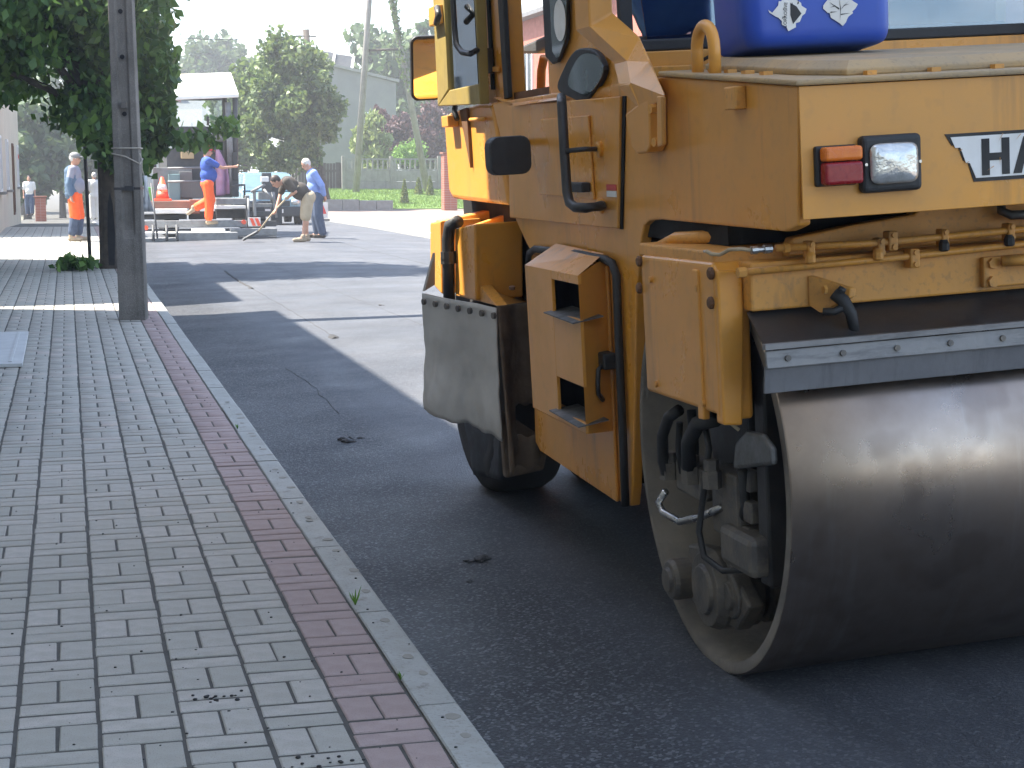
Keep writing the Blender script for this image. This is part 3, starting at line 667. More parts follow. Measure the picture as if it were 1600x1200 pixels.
for i, (u, v, Y, rx, rzz, mt, ls, lab) in enumerate(((603, 210, 78, .85, 1.6, 'leaf_purple', .17, 'dark purple-leaved shrub left of the forked poles'), (640, 215, 77, .9, 1.2, 'leaf_purple', .17, 'purple-leaved shrub between the forked poles and the grey house'),
        (680, 215, 78, 1.1, 1.5, 'leaf_purple', .18, 'purple-leaved shrub right of the forked poles'), (582, 225, 75.5, .85, 1.35, 'leaf_willow', .14, 'pale yellow-green weeping shrub in front of the grey house'),
        (640, 242, 74, .62, .55, 'leaf_bright', .08, 'bright green clipped round bush behind the concrete fence'))):
    p = WY(u, v, Y); t = empty('shrub', (p.x, Y, .6)); tag(t, lab, 'shrub', 'garden shrubs behind the fence')
    cs, rs = clumps((0, 0, p.z-.6), (rx, rx, rzz), 45, .33, 40+i); leaf_mesh('foliage', blob_points(3200, cs, rs, .2), ls, mt, t, 1.4 if mt == 'leaf_willow' else .2, 2.4 if mt == 'leaf_willow' else 1.5)
    MB().tube([(0,0,-.1), (.03,0,.5), (0,0,max(p.z-.9, .7))], [.06,.05,.02], 8).build('stem', 'bark', t)
for i, (u, v, hgt, lab) in enumerate(((632, 318, .85, 'small yellow-green conifer on the lawn, nearest the road'), (654, 300, .62, 'small conifer on the lawn left of the sloping pole foot'), (672, 301, .72, 'small conifer on the lawn right of the sloping pole foot'))):
    Y = (64.2, 68.5, 68.0)[i]; p = WY(u, v, Y); zb = lawn_z(p.x, Y)
    t = empty('small_conifer', (p.x, Y, zb)); tag(t, lab, 'conifer', 'young conifers on the lawn')
    hz = rng.random(1500)**1.3; rr = .17*(1-hz)**.8*rng.random(1500)**.4; an = rng.random(1500)*6.28
    leaf_mesh('foliage', np.stack([rr*np.cos(an), rr*np.sin(an), .05+hz*hgt], 1), .05, 'leaf_thuja', t, -.8, 2.2); MB().tube([(0,0,-.05), (0,0,hgt*.9)], [.025,.006], 6).build('stem', 'bark', t)
# hazy trees down the street on the left
for i, (u, v, Y, rx, rzz, lab) in enumerate(((40, 245, 92, 2.2, 2.6, 'hazy dark tree far down the left pavement'), (95, 235, 104, 2.6, 3.2, 'hazy sunlit tree far down the left pavement, behind the man in the denim jacket'), (150, 230, 98, 2.4, 3.0, 'hazy tree far down the street behind the leafy tree trunk'),
        (30, 190, 120, 4, 4.5, 'tall hazy tree closing the street on the far left'), (215, 215, 112, 3.5, 4.0, 'hazy tree far down the street left of the paver'), (110, 170, 130, 5.0, 5.5, 'tall hazy tree closing the street behind the others'))):
    p = WY(u, v, Y); zb = fall(0, Y); tree('distant_tree', lab, (p.x, Y, zb), max(p.z-zb-rzz*.7, 1.2), .2, (0, 0, p.z-zb), (rx, rx, rzz), 55, .85, 3600, .36, 'leaf_far', 60+i, .3, group='trees at the end of the street', limbs=6)

# --- poles and posts
def rect_pole(t, base_w, base_d, top_w, top_d, H):
    def ring(w, d, z, g):
        return [(-w/2,-d/2,z), (-w*.24,-d/2,z), (-w*.18,-d/2+g,z), (w*.18,-d/2+g,z), (w*.24,-d/2,z), (w/2,-d/2,z), (w/2,d/2,z), (-w/2,d/2,z)]
    def lerp(a, b, s): return a+(b-a)*s
    secs = [ring(base_w, base_d, -.3, .001), ring(base_w*.99, base_d, .78, .001), ring(base_w*.98, base_d*.99, .86, .028)]
    for s in (.25, .5, .75, 1): secs.append(ring(lerp(base_w, top_w, s), lerp(base_d, top_d, s), H*s, .028))
    return MB().loft(secs).build('shaft', 'pole_concrete', t, .008)
t = empty('concrete_pole', (.588, 16.75, PZ), R(4)); t.rotation_euler = (0, R(-.7), R(-9)); tag(t, 'grey concrete utility pole with a grooved face standing on the pavement', 'utility pole')
rect_pole(t, .25, .26, .17, .18, 8.5)
for z in (1.95, 2.48, 2.9): MB().lathe((.0, -.105, z), (0, 1, 0), [(0,.022),(.02,.02)], 12, False).build('hole', 'dark_void', t)
MB().box((-.02, -.16, 2.00), (.03, -.09, 2.06)).build('bolt', 'grimy_metal', t, .004)
bd = MB(); zb = 1.24
bd.loft([[(x*1.02, y*1.02, z) for x, y in ((-.122,-.127),(.122,-.127),(.122,.127),(-.122,.127))] for z in (zb, zb+.022)]); bd.build('band', 'black_metal', t); MB().box((-.02,-.155,zb-.01),(.06,-.131,zb+.035)).build('buckle','black_metal',t)
for k, (z, dz) in enumerate(((1.63, 0), (1.58, -.10))):
    e = .128; MB().tube([(-e,-e,z), (0,-e-.004,z+dz*.3), (e,-e,z+dz), (e,e,z+dz*.5), (-e,e,z), (-e,-e,z)], .007, 6).build('rope', 'rope', t)
MB().tube([(.13,-.13,1.58), (.15,-.13,1.52), (.145,-.13,1.44), (.165,-.13,1.36)], .006, 6).build('rope', 'rope', t)
mb = MB(); V = []; 
for j in range(7):
    for i in range(5):
        s = j/6; w = .03+.045*s; V.append((.165+(i/4-.5)*w+.03*s+.01*math.sin(i*2+j), -.13+.03*math.sin(i*1.7+j*.8), 1.37-.34*s))
mb.add(V, [(j*5+i, j*5+i+1, j*5+i+6, j*5+i+5) for j in range(6) for i in range(4)], True); o = mb.build('plastic_bag', 'bag', t); m = o.modifiers.new('s', 'SOLIDIFY'); m.thickness = .006
pp = WZ(141, 408, PZ); t = empty('steel_post', (pp.x, pp.y, PZ)); tag(t, 'thin dark steel sign post left of the leafy tree trunk', 'post')
MB().tube([(0,0,-.1), (-.05,0,2.9)], .03, 12).build('pipe', 'black_metal', t); MB().box((-.07,-.07,0),(.07,.07,.012)).build('foot_plate', 'black_metal', t)
MB().lathe((-.048, -.035, 2.65), (0, 1, 0), [(0,.001),(0,.28),(.006,.28),(.006,.001)], 24, False).build('sign_plate', 'sign_blue', t)
# A-shaped pole pair
t = empty('forked_pole', (0, 69.8, 0)); tag(t, 'pair of concrete poles leaning together like an A, the right one with ivy', 'utility pole')
a0 = WY(556, 305, 69.8); a1 = WY(577, 0, 69.8); b0 = WY(665, 283, 69.8); b1 = WY(612, 0, 69.8); off = Vector((0, 69.8, 0))
top = a1+(a1-a0)*.25
for nm, (p, q) in (('left', (a0, a1)), ('right', (b0, b1))):
    e = q+(q-p)*(.14 if nm == 'right' else .14)
    MB().tube([p-off-(q-p)*.06, q-off, e-off], [.15, .115, .11], 8).build('leg', 'wood_grey', t)
c0 = WY(576, 79, 69.8); c1 = WY(622, 77, 69.8); MB().tube([c0-off, c1-off], .05, 8).build('crossbar', 'wood_dark', t)
iv = [(b0.lerp(b1, s)-off)+Vector((random.gauss(0,.09), -.1+random.gauss(0,.08), random.gauss(0,.08))) for s in list(rng.uniform(.5, 1.0, 380))+list(rng.uniform(.8,1.08,260))]
leaf_mesh('ivy', [tuple(p) for p in iv], .10, 'leaf_mid', t)
t = empty('timber_pole', (0, 66, 0)); tag(t, 'dark timber pole rising out of the top of the round tree', 'utility pole')
q0 = WY(500, 300, 66); q1 = WY(478, 46, 66); MB().tube([q0-Vector((0,66,0))-Vector((0,0,.8)), q1-Vector((0,66,0))], [.16,.13], 10).build('shaft', 'wood_dark', t)
MB().tube([q1+Vector((-.4,-66,-.25)), q1+Vector((.4,-66,-.25))], .03, 8).build('crossarm', 'wood_dark', t)
w0 = q1+Vector((0, 0, -.25))
def wire(a, b, sag, lab):
    pts = [Vector(a).lerp(Vector(b), s/16)-Vector((0,0,sag*4*(s/16)*(1-s/16))) for s in range(17)]
    tag(MB().tube(pts, .012, 5).build('overhead_wire', 'black_rubber'), lab, 'wire', 'overhead wires to the timber pole')
wire(w0, (-1.55, 47, WY(60, 30, 47).z), .3, 'upper overhead wire crossing the sky towards the timber pole')
wire(w0+Vector((.1,0,-.05)), tuple(WY(200, 138, 90)), .2, 'lower overhead wire rising from behind the paver roof to the timber pole')
# round parking sign on a post far left
p = WY(21, 300, 58); t = empty('parking_sign', (p.x, 58, fall(-1, 58)+PZ)); tag(t, 'round blue and red no-parking sign on the far left post', 'sign')
zc = WY(21, 245, 58).z-fall(-1,58)-PZ
MB().tube([(0,0,0),(0,0,zc+.3)], .03, 10).build('post', 'grey_metal', t)
f = MB().lathe((0,-.05,zc), (0,1,0), [(0,.001),(0,.21),(.008,.21),(.008,.001)], 28, False).build('plate', 'sign_red', t)
MB().lathe((0,-.058,zc), (0,1,0), [(0,.001),(0,.17),(.007,.17),(.007,.001)], 28, False).build('disc', 'sign_blue', f)
MB().obox((0,-.062,zc), (.045,.006,.36), Matrix.Rotation(R(45),3,'Y')).build('stroke', 'sign_red', f)

def rrect(w, h, r, n=5): return [(sx_*(w/2-r)+r*math.cos(t), sz_*(h/2-r)+r*math.sin(t)) for sx_, sz_, t0 in ((1,1,0),(-1,1,90),(-1,-1,180),(1,-1,270)) for t in [R(t0+90*k/n) for k in range(n+1)]]
# ================================================================== ROAD ROLLER
RR = empty('road_roller', RO); RR.rotation_euler = (0, -TILT, 0)
tag(RR, 'large yellow tandem road roller with a steel front drum and rubber rear tyres', 'road roller')
W_ = 1.68; DY, DZ, DR = .18, .585, .585
# drum
dp = [(0,DR-.035),(0,DR-.004),(.004,DR),(W_-.004,DR),(W_,DR-.004),(W_,DR-.035),(W_-.3,DR-.035),(W_-.3,.02),(W_-.32,.02),(W_-.32,DR-.06),(.32,DR-.06),(.32,.02),(.30,.02),(.30,DR-.035)]
mb = MB()
for k in range(0, 3): mb.lathe((0,DY,DZ), (1,0,0), dp[2+k-1:4+k-1], 128, True) if False else None
secs = [(0,DR-.004),(.004,DR),(W_-.004,DR),(W_,DR-.004)]
n = 160; V = []; F = []
for a, r in secs:
    for k in range(n): V.append((a, DY+r*math.cos(2*math.pi*k/n), DZ+r*math.sin(2*math.pi*k/n)))
for s in range(3):
    for k in range(n): F.append((s*n+k, s*n+(k+1) % n, (s+1)*n+(k+1) % n, (s+1)*n+k))
mb = MB().add(V, F, True); drum = mb.build('drum', 'drum_steel', RR)
mb = MB().lathe((0,DY,DZ), (1,0,0), [(.0,DR-.0045),(.0,DR-.035),(.28,DR-.04),(.30,DR-.07),(.305,.02)], 96, True, False, False); mb.build('drum_inside', 'drum_inside', drum)
MB().lathe((0,DY,DZ), (1,0,0), [(W_,DR-.005),(W_,DR-.035),(W_-.3,DR-.04),(W_-.305,.02)], 64, True, False, False).build('drum_inside', 'drum_inside', drum)

# front yoke: leg box, front plate, beam
YX = -.10; LY0, LY1 = -.20, .385
fy = MB().prism([SX(1000,398,YX), SX(1110,410,YX), Vector((YX,LY0,1.16)), Vector((YX,LY0,.775)), SX(1118,648,YX), SX(1010,611,YX)], (.094,0,0)).build('front_yoke_leg', 'yellow', RR, .012, 3)
MB().prism([Vector((YX-.006,-.09,1.165)), Vector((YX-.006,-.05,1.165)), Vector((YX-.006,-.05,.765)), Vector((YX-.006,-.09,.768))], (.02,0,0)).build('ridge', 'yellow', fy, .004)
for (u, v) in ((1001,408),(1001,450),(1113,427),(1113,473)):
    p = SX(u, v, YX); MB().lathe(p, (-1,0,0), [(0,.016),(.008,.016),(.012,.011),(.012,.001)], 10, False).build('bolt', 'brown_in', fy)
for (u, v) in ((1018,437),(1091,450),(1027,600),(1101,630)):
    p = SX(u, v, YX); MB().lathe(p, (-1,0,0), [(0,.009),(.008,.009),(.008,.001)], 8, False).build('bolt', 'yellow_worn', fy)
bp_ = MB().prism([(-.098,LY0-.014,.77),(-.045,LY0-.014,.765),(-.03,LY0-.014,1.02),(-.03,LY0-.014,1.165),(-.098,LY0-.014,1.17)], (0,.05,0)).build('front_yoke_plate', 'yellow', RR, .006)
beam = MB().box((-.028,-.262,1.062), (W_+.05,-.17,1.186)).build('front_yoke_beam', 'yellow_worn', RR, .006)
MB().box((-.09,-.17,1.178), (W_+.1,.42,1.214)).build('front_yoke_top', 'yellow_worn', RR, .006)
MB().prism([FY(1238,372,-.2), FY(1330,352,-.2), FY(1428,335,-.2), FY(1437,325,-.2), (1.3,-.2,1.325), (1.62,-.2,1.19), (.1,-.2,1.19)], (0,.05,0)).build('front_yoke_gusset', 'yellow_worn', RR, .006)
MB().box((.02,.0,1.215), (W_-.05,.8,1.36)).build('under_hood_void', 'dark_void', RR)  # black box painted in for the shade of the cavity below the hood
# hoses seen in the gap between hood and yoke
for k in range(7):
    x = .085+.028*k; MB().tube([(x-.03,.55,1.30), (x-.01,.35,1.29), (x,.18,1.25), (x+.02,.05,1.20), (x+.03,-.1,1.16)], .012, 8).build('hose', 'brown_in' if k % 2 else 'black_rubber', RR)
MB().tube([(-.05,.4,1.19),(-.02,.3,1.225),(.05,.1,1.235)], .02, 8).build('guard_tube', 'yellow_worn', RR)
# pipes with clamps and nozzles on the beam
PYf = -.288
def fp(u, v, y=PYf): return FY(u, v, y)
pipeA = MB().tube([fp(1212,388), fp(1367,380), fp(1464,371), fp(1600,358), fp(1600,358)+(fp(1600,358)-fp(1464,371))*4], .0095, 10).build('spray_pipe', 'yellow_worn', RR)
pipeB = MB().tube([fp(1157,426), fp(1380,405), fp(1600,381), fp(1600,381)+(fp(1600,381)-fp(1380,405))*3], .009, 10).build('spray_pipe', 'yellow_worn', RR)
MB().lathe(fp(1157,426), (fp(1380,405)-fp(1157,426)), [(-.008,.014),(.014,.014),(.014,.001)], 6, False).build('end_cap', 'yellow_worn', pipeB)
MB().lathe(fp(1176,391), (fp(1212,388)-fp(1176,391)), [(-.004,.011),(.012,.011),(.012,.008),(.03,.008),(.03,.012),(.05,.012),(.05,.001)], 10, False).build('coupling', 'bare_steel', pipeA)
for (u, v, L_) in ((1228,388,.03),(1263,386,.035)):
    MB().lathe(fp(u-4,v), (1,0,0), [(0,.013),(L_*.5,.013),(L_*.5,.001)], 8, False).build('sleeve', 'yellow_worn', pipeA)
MB().tube([fp(1103,392,-.16), fp(1112,397,-.17), fp(1125,398,-.2), fp(1140,390,-.25), fp(1158,389), fp(1176,391)], .005, 8).build('thin_hose', 'shorts', pipeA)
MB().tube([fp(1100,392,-.1), fp(1108,398,-.12), fp(1118,403,-.12)], .004, 6).build('wire_end', 'rope', pipeA)
def clamp(u, v, host, w=.024, h=.05):
    c = fp(u, v, -.275); o = MB().box((c.x-w/2,-.302,c.z-h/2), (c.x+w/2,-.2625,c.z+h/2)).build('clamp', 'yellow_worn', host, .005)
    for s in (-1, 1): MB().lathe((c.x,-.302,c.z+s*h*.3), (0,-1,0), [(0,.007),(.006,.007),(.006,.001)], 6, False).build('bolt', 'yellow_worn', o)
clamp(1262,390,pipeA,.02,.045); clamp(1371,385,pipeA,.02,.045); clamp(1389,376,pipeA,.026,.05); clamp(1470,371,pipeA,.02,.045); clamp(1573,362,pipeA,.02,.045); clamp(1423,403,pipeB,.028,.05)
for (u, v) in ((1475,383),(1577,375),(1266,402),(1372,397)):
    c = fp(u, v, -.30); o = MB().lathe(c, (0,0,-1), [(-.014,.009),(-.004,.014),(.012,.014),(.016,.009),(.016,.001)], 8, False).build('nozzle', 'black_rubber' if u in (1475,1577) else 'yellow_worn', pipeA)
pl = MB().box((fp(1538,425).x,-.285,FY(1538,450,-.285).z), (fp(1538,425).x+.3,-.263,FY(1538,402,-.285).z)).build('hitch_plate', 'yellow_worn', RR, .005)
for v in (411, 440): c = fp(1550, v, -.285); MB().lathe(c, (0,-1,0), [(0,.015),(.012,.015),(.012,.001)], 6, False).build('bolt', 'yellow_worn', pl)
MB().tube([fp(1565,408,-.31), fp(1600,406,-.33), fp(1680,402,-.33)], .014, 8).build('hitch_pin', 'yellow_worn', pl)
MB().tube([fp(1562,300,-.2), fp(1565,330,-.24), fp(1580,336,-.27), fp(1650,334,-.27)], .012, 8).build('elbow_pipe', 'grey_metal', pipeA)
# bracket and black hose fitting
c = fp(1265, 432, -.262)
bk = MB().prism([FY(1262,430,-.268), FY(1264,478,-.268), FY(1270,488,-.268)+Vector((.006,-.03,0)), FY(1300,462,-.268)+Vector((.01,-.08,0)), FY(1302,448,-.268)+Vector((.01,-.08,0))], (.016,0,0)).build('bracket', 'yellow_worn', RR, .003)
MB().lathe(FY(1291,453,-.33), (-1,0,0), [(0,.012),(.008,.012),(.008,.001)], 6, False).build('bolt', 'yellow_worn', bk)
hf = MB().tube([FY(1303,458,-.345), FY(1318,470,-.36), FY(1330,490,-.37), FY(1336,522,-.37)], [.016,.017,.015,.013], 10).build('hose_fitting', 'black_rubber', RR)
MB().tube([FY(1286,487,-.34), FY(1304,487,-.355), FY(1322,478,-.365)], .010, 8).build('fitting_branch', 'black_rubber', hf)
MB().tube([FY(1310,450,-.345), FY(1320,456,-.35)], .008, 8).build('fitting_cap', 'black_rubber', hf)
# drum cover: sloping dark plate, scraper strip, rubber flap
ft = [FY(1165,498,-.262), FY(1700,440,-.262)]; fb = [FY(1190,560,-.385), FY(1700,505,-.385)]
cov = MB().add([(-.03,-.235,1.060),(W_,-.235,1.060),(W_,-.415,.992),(-.06,-.415,.992),(-.03,-.235,1.052),(W_,-.235,1.052),(W_,-.413,.985),(-.06,-.413,.985)], [(0,1,2,3),(7,6,5,4),(0,4,5,1),(2,6,7,3),(0,3,7,4),(1,5,6,2)]).build('drum_cover', 'black_metal', RR)
MB().box((-.062,-.424,.983), (W_,-.404,.997)).build('cover_lip', 'flap', cov)
sc_ = MB().prism([(-.058,-.414,.980),(-.058,-.420,.936),(-.058,-.410,.934),(-.058,-.404,.978)], (W_+.05,0,0)).build('scraper_bar', 'flap', cov, .002)
for i in range(9): MB().lathe((-.002+.147*i,-.417,.958), (0,-1,.12), [(-.004,.008),(.006,.008),(.006,.001)], 8, False).build('bolt', 'grimy_metal', sc_)
MB().prism([(-.06,-.413,.945),(-.06,-.400,.872),(-.06,-.392,.872),(-.06,-.404,.940)], (W_+.05,0,0)).build('rubber_flap', 'flap_rubber', cov, .002)
# carrier plate and machinery inside the open drum end
MB().prism([(.06,-.02,1.0),(.06,.36,1.0),(.06,.30,.62),(.06,.26,.40),(.06,.06,.36),(.06,.02,.62)], (.03,0,0)).build('carrier_plate', 'black_metal', RR, .01)
MB().box((.02,-.20,.32), (.09,-.13,.97)).build('carrier_post', 'black_metal', RR, .008)
def cyl(u, v, x, r, l, mat, nm, par=None, n=24):
    c = SX(u, v, x); return MB().lathe(c, (-1,0,0), [(0,r),(l*.8,r),(l,r*.9),(l,r*.62),(l+.012,r*.58),(l+.012,.001)], n, False).build(nm, mat, par or RR, .003)
mot = cyl(1172, 912, .12, .118, .14, 'grimy_metal', 'drive_motor')
cyl(1205, 905, .20, .12, .05, 'grimy_metal', 'flange', mot); cyl(1150, 930, .03, .065, .02, 'grimy_metal', 'cover', mot)
m2 = cyl(1080, 902, .03, .062, .07, 'grimy_metal', 'vibration_motor'); 
c = SX(1165, 880, .0); MB().box((c.x-.03, c.y-.11, c.z-.02), (c.x+.12, c.y+.12, c.z+.09)).build('motor_housing', 'grimy_metal', RR, .02)
c = SX(1105, 930, .0); MB().prism([SX(1075,850,.02), SX(1130,860,.02), SX(1170,950,.02), SX(1150,985,.02), SX(1100,960,.02), SX(1070,930,.02)], (.05,0,0)).build('gear_case', 'grimy_metal', RR, .01)
c = SX(1075, 750, -.02); vb = MB().box((c.x, c.y-.10, c.z-.05), (c.x+.09, c.y+.11, c.z+.05)).build('valve_block', 'grimy_metal', RR, .012)
c = SX(1130, 790, .0); MB().box((c.x, c.y-.10, c.z-.09), (c.x+.08, c.y+.09, c.z+.10)).build('mount_block', 'grimy_metal', RR, .01)
for (u, v, r) in ((1045,722,.03),(1080,728,.03),(1112,735,.026)):
    c = SX(u, v, -.03); MB().lathe(c, (0,0,1), [(-.05,r),(.0,r),(.0,r*.8),(.03,r*.8),(.03,.001)], 6, False).build('fitting', 'grimy_metal', vb)
c = SX(1182, 715, -.03); g = MB().prism([SX(1147,692,-.03), SX(1164,673,-.03), SX(1188,678,-.03), SX(1204,700,-.03), SX(1206,727,-.03), SX(1144,734,-.03)], (.02,0,0)).build('hose_guard', 'grey_metal', RR, .012)
MB().tube([SX(1126,650,-.07), SX(1140,660,-.06), SX(1155,672,-.04)], .005, 6).build('brake_wire', 'shorts', RR)
MB().tube([SX(1040,768,-.06), SX(1029,785,-.07), SX(1036,800,-.07), SX(1062,815,-.05), SX(1095,808,-.02), SX(1128,792,.0)], .011, 10).build('steel_pipe', 'bare_steel', RR)
for pth, r in (([SX(1062,640,-.04), SX(1045,652,-.06), SX(1035,680,-.06), SX(1036,720,-.05), SX(1042,740,-.04)], .017), ([SX(1118,655,-.03), SX(1090,662,-.05), SX(1076,690,-.05), SX(1076,730,-.04)], .022), ([SX(1062,660,-.02), SX(1060,700,-.02), SX(1066,740,-.02)], .01),
               ([SX(1100,660,-.03), SX(1108,700,-.03), SX(1098,780,-.04), SX(1092,830,-.05), SX(1100,870,-.05), SX(1130,892,-.03), SX(1172,890,.0)], .009), ([SX(1160,735,.0), SX(1165,790,.02), SX(1155,830,.02), SX(1180,860,.05)], .014), ([SX(1080,640,.0), SX(1085,700,.0), SX(1082,760,.0)], .014)):
    MB().tube(pth, r, 9).build('hydraulic_hose', 'black_rubber', RR)
for (u, v) in ((1168,750),(1172,800),(1168,840)): c = SX(u, v, .02); MB().box((c.x-.01,c.y-.03,c.z-.03),(c.x+.02,c.y+.03,c.z+.03)).build('lug', 'grimy_metal', RR, .006)

# hood
HZF, HZR = 1.612, 1.684
hood_side = [Vector((0,-.53,HZF)), SX(1246,325), Vector((0,-.50,1.285)), SX(1236,358), SX(1226,362), SX(1030,343), SX(1014,345), SX(1006,352), SX(1002,372), Vector((0,.735,1.05)), Vector((0,.80,.7)), Vector((0,.87,.40)), SX(985,791), SX(975,788), SX(848,707), SX(840,690), Vector((0,1.99,.8)), SX(829,392), SX(822,380), SX(806,345), Vector((0,2.26,1.45)), Vector((0,2.43,1.69)), Vector((0,.405,HZR))]
MB().prism(hood_side, (.035,0,0)).build('side_plate', 'yellow', RR, .006)
MB().prism([(W_,p.y,p.z) for p in hood_side], (-.035,0,0)).build('side_plate', 'yellow', RR, .006)
ff = MB().prism([(-.001,-.535,1.300),(W_+.001,-.535,1.300),(W_+.001,-.535,HZF-.001),(-.001,-.535,HZF-.001)], (0,.0045,0)).build('front_plate', 'yellow', RR, .0015)
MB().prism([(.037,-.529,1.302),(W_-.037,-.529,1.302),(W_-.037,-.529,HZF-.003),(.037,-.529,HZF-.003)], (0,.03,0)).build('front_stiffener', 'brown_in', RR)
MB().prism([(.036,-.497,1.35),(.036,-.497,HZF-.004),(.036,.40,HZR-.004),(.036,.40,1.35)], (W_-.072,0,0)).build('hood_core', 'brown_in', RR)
tp = MB().prism([(-.012,-.546,HZF),(-.012,.41,HZR+.002),(-.012,.41,HZR+.016),(-.012,-.546,HZF+.014)], (W_+.024,0,0)).build('hood_top', 'lid_yellow', RR, .005)
def hz(y): return HZF+.014+(HZR-HZF)*(y+.53)/.935
lid0 = [(.05,.36),(.03,.02),(.06,-.44),(1.5,-.44),(1.5,.36)]
lid0 = [(.11,.35),(.10,-.30),(.16,-.455),(1.52,-.455),(1.58,-.30),(1.58,.35)]
lid1 = [(.14,.34),(.13,-.28),(.185,-.42),(1.495,-.42),(1.55,-.28),(1.55,.34)]
lid = MB().loft([[(x,y,hz(y)+.001) for x, y in lid0], [(x,y,hz(y)+.016) for x, y in lid0], [(x,y,hz(y)+.036) for x, y in lid1]]).build('hood_lid', 'lid_yellow', RR, .004)
for i in range(8): x = .2+i*.17; MB().box((x,-.485,hz(-.48)+.001),(x+.025,-.462,hz(-.48)+.012)).build('hinge', 'yellow_worn', lid)
for i in range(5): y = -.2+i*.12; MB().box((.055,y,hz(y)+.001),(.08,y+.03,hz(y)+.011)).build('hinge', 'yellow_worn', lid)
# lifting eye, small block
p0 = SX(1088,118,.03); p1 = SX(1115,118,.03); zc = SX(1101,72,.03).z; ym = (p0.y+p1.y)/2; rr_ = abs(p0.y-p1.y)/2
MB().tube([(.035,ym+rr_,1.66)] + [(.035, ym+rr_*math.cos(a), zc-.01+rr_*math.sin(a)) for a in np.linspace(0, math.pi, 12)] + [(.035,ym-rr_,1.66)], .017, 12).build('lifting_eye', 'yellow', RR)
a = SX(1147,136); b = SX(1167,170); MB().box((-.03,b.y,b.z),(.0,a.y,a.z)).build('stop_block', 'yellow_worn', RR, .004)
# lamps on the front
a = FY(1337,213,-.53); b = FY(1432,296,-.53)
hl = MB().box((a.x,-.565,b.z),(b.x,-.5285,a.z)).build('headlight', 'black_rubber', RR, .012, 3)
gl = MB()
cx, cz, w, h = (a.x+b.x)/2, (a.z+b.z)/2, .062, .048
rings = []
for s, dy in ((1,-.566),(1,-.572),(.85,-.578),(.45,-.583)):
    rings.append([(cx+w*s*math.copysign(abs(math.cos(t))**.35, math.cos(t)), dy, cz+h*s*math.copysign(abs(math.sin(t))**.35, math.sin(t))) for t in np.linspace(0, 2*math.pi, 33)[:-1]])
gl.loft(rings, True, True); gl.build('lens', 'lamp_glass', hl)
for sx_ in (-1, 1): MB().lathe((cx+sx_*.07,-.565,cz+.0), (0,-1,0), [(0,.004),(.003,.004),(.003,.001)], 8, False).build('screw', 'bare_steel', hl)
a = FY(1269,229,-.53); b = FY(1336,288,-.53); zm = a.z-(a.z-b.z)*.40
tl = MB().box((a.x,-.548,b.z),(b.x,-.5285,a.z)).build('indicator_lamp', 'black_rubber', RR, .006)
MB().box((a.x+.008,-.585,zm+.001),(b.x-.002,-.5485,a.z-.003)).build('amber_lens', 'amber', tl, .008, 3)
MB().box((a.x+.008,-.585,b.z+.003),(b.x-.002,-.5485,zm-.001)).build('red_lens', 'red_lens', tl, .008, 3)
# maker's badge: white shield-like strip with black rim and lettering
def flat(pts, y, mat, nm, par, th=.0025): return MB().prism([(x, y, z) for x, z in pts], (0, th, 0)).build(nm, mat, par)
bx0, bz0, bz1 = .372, 1.362, 1.480
bc = W_/2
lhs = [(bx0,bz1),(bx0+.018,bz1-.028),(bx0+.033,bz1-.028),(bx0+.048,bz1-.066),(bx0+.058,bz1-.066),(bx0+.075,bz0)]
outl = lhs + [(2*bc-x, z) for x, z in reversed(lhs)]
bdg = flat(outl, -.5372, 'print_black', 'badge', RR)
inn = [(bx0+.014,bz1-.008),(bx0+.026,bz1-.034),(bx0+.040,bz1-.034),(bx0+.054,bz1-.072),(bx0+.064,bz1-.072),(bx0+.080,bz0+.009)]
flat(inn + [(2*bc-x, z) for x, z in reversed(inn)], -.5392, 'white_paint', 'badge_face', bdg, .0015)
zt, zb_ = bz1-.016, bz0+.014
def bar(x0, z0, x1, z1, w, par=bdg):
    d = Vector((x1-x0, 0, z1-z0)).normalized(); n_ = Vector((-d.z, 0, d.x))*w/2
    flat([(x0+n_.x, z0+n_.z), (x1+n_.x, z1+n_.z), (x1-n_.x, z1-n_.z), (x0-n_.x, z0-n_.z)], -.5407, 'print_black', 'letter_stroke', par, .001)
def letterH(x): bar(x+.010,zb_,x+.010,zt,.021); bar(x+.064,zb_,x+.064,zt,.021); bar(x+.0205,(zb_+zt)/2,x+.0535,(zb_+zt)/2,.018)
def letterA(x):
    flat([(x,zb_),(x+.023,zb_),(x+.029,zb_+.022),(x+.052,zb_+.022),(x+.058,zb_),(x+.081,zb_),(x+.052,zt),(x+.029,zt)], -.5407, 'print_black', 'letter', bdg, .001)
    flat([(x+.0335,zb_+.038),(x+.0475,zb_+.038),(x+.0405,zt-.022)], -.5419, 'white_paint', 'letter_gap', bdg, .0008)
def letterM(x): bar(x+.010,zb_,x+.010,zt,.020); bar(x+.078,zb_,x+.078,zt,.020); bar(x+.0215,zt-.004,x+.044,zb_+.02,.018); bar(x+.0665,zt-.004,x+.044,zb_+.02,.018)
letterH(.468); letterA(.552); letterM(.645); letterM(.745)
random.seed(5)
for i in range(14):
    x = random.uniform(.40, .95); z = random.uniform(bz0+.02, bz1-.02); a_ = random.uniform(-.6, .6)+1.0; l_ = random.uniform(.01, .035)
    flat([(x,z),(x+l_*math.cos(a_),z+l_*math.sin(a_)*.6),(x+l_*math.cos(a_)+.0012,z+l_*math.sin(a_)*.6-.001)], -.5421, 'yellow_worn', 'scratch', bdg, .0004)

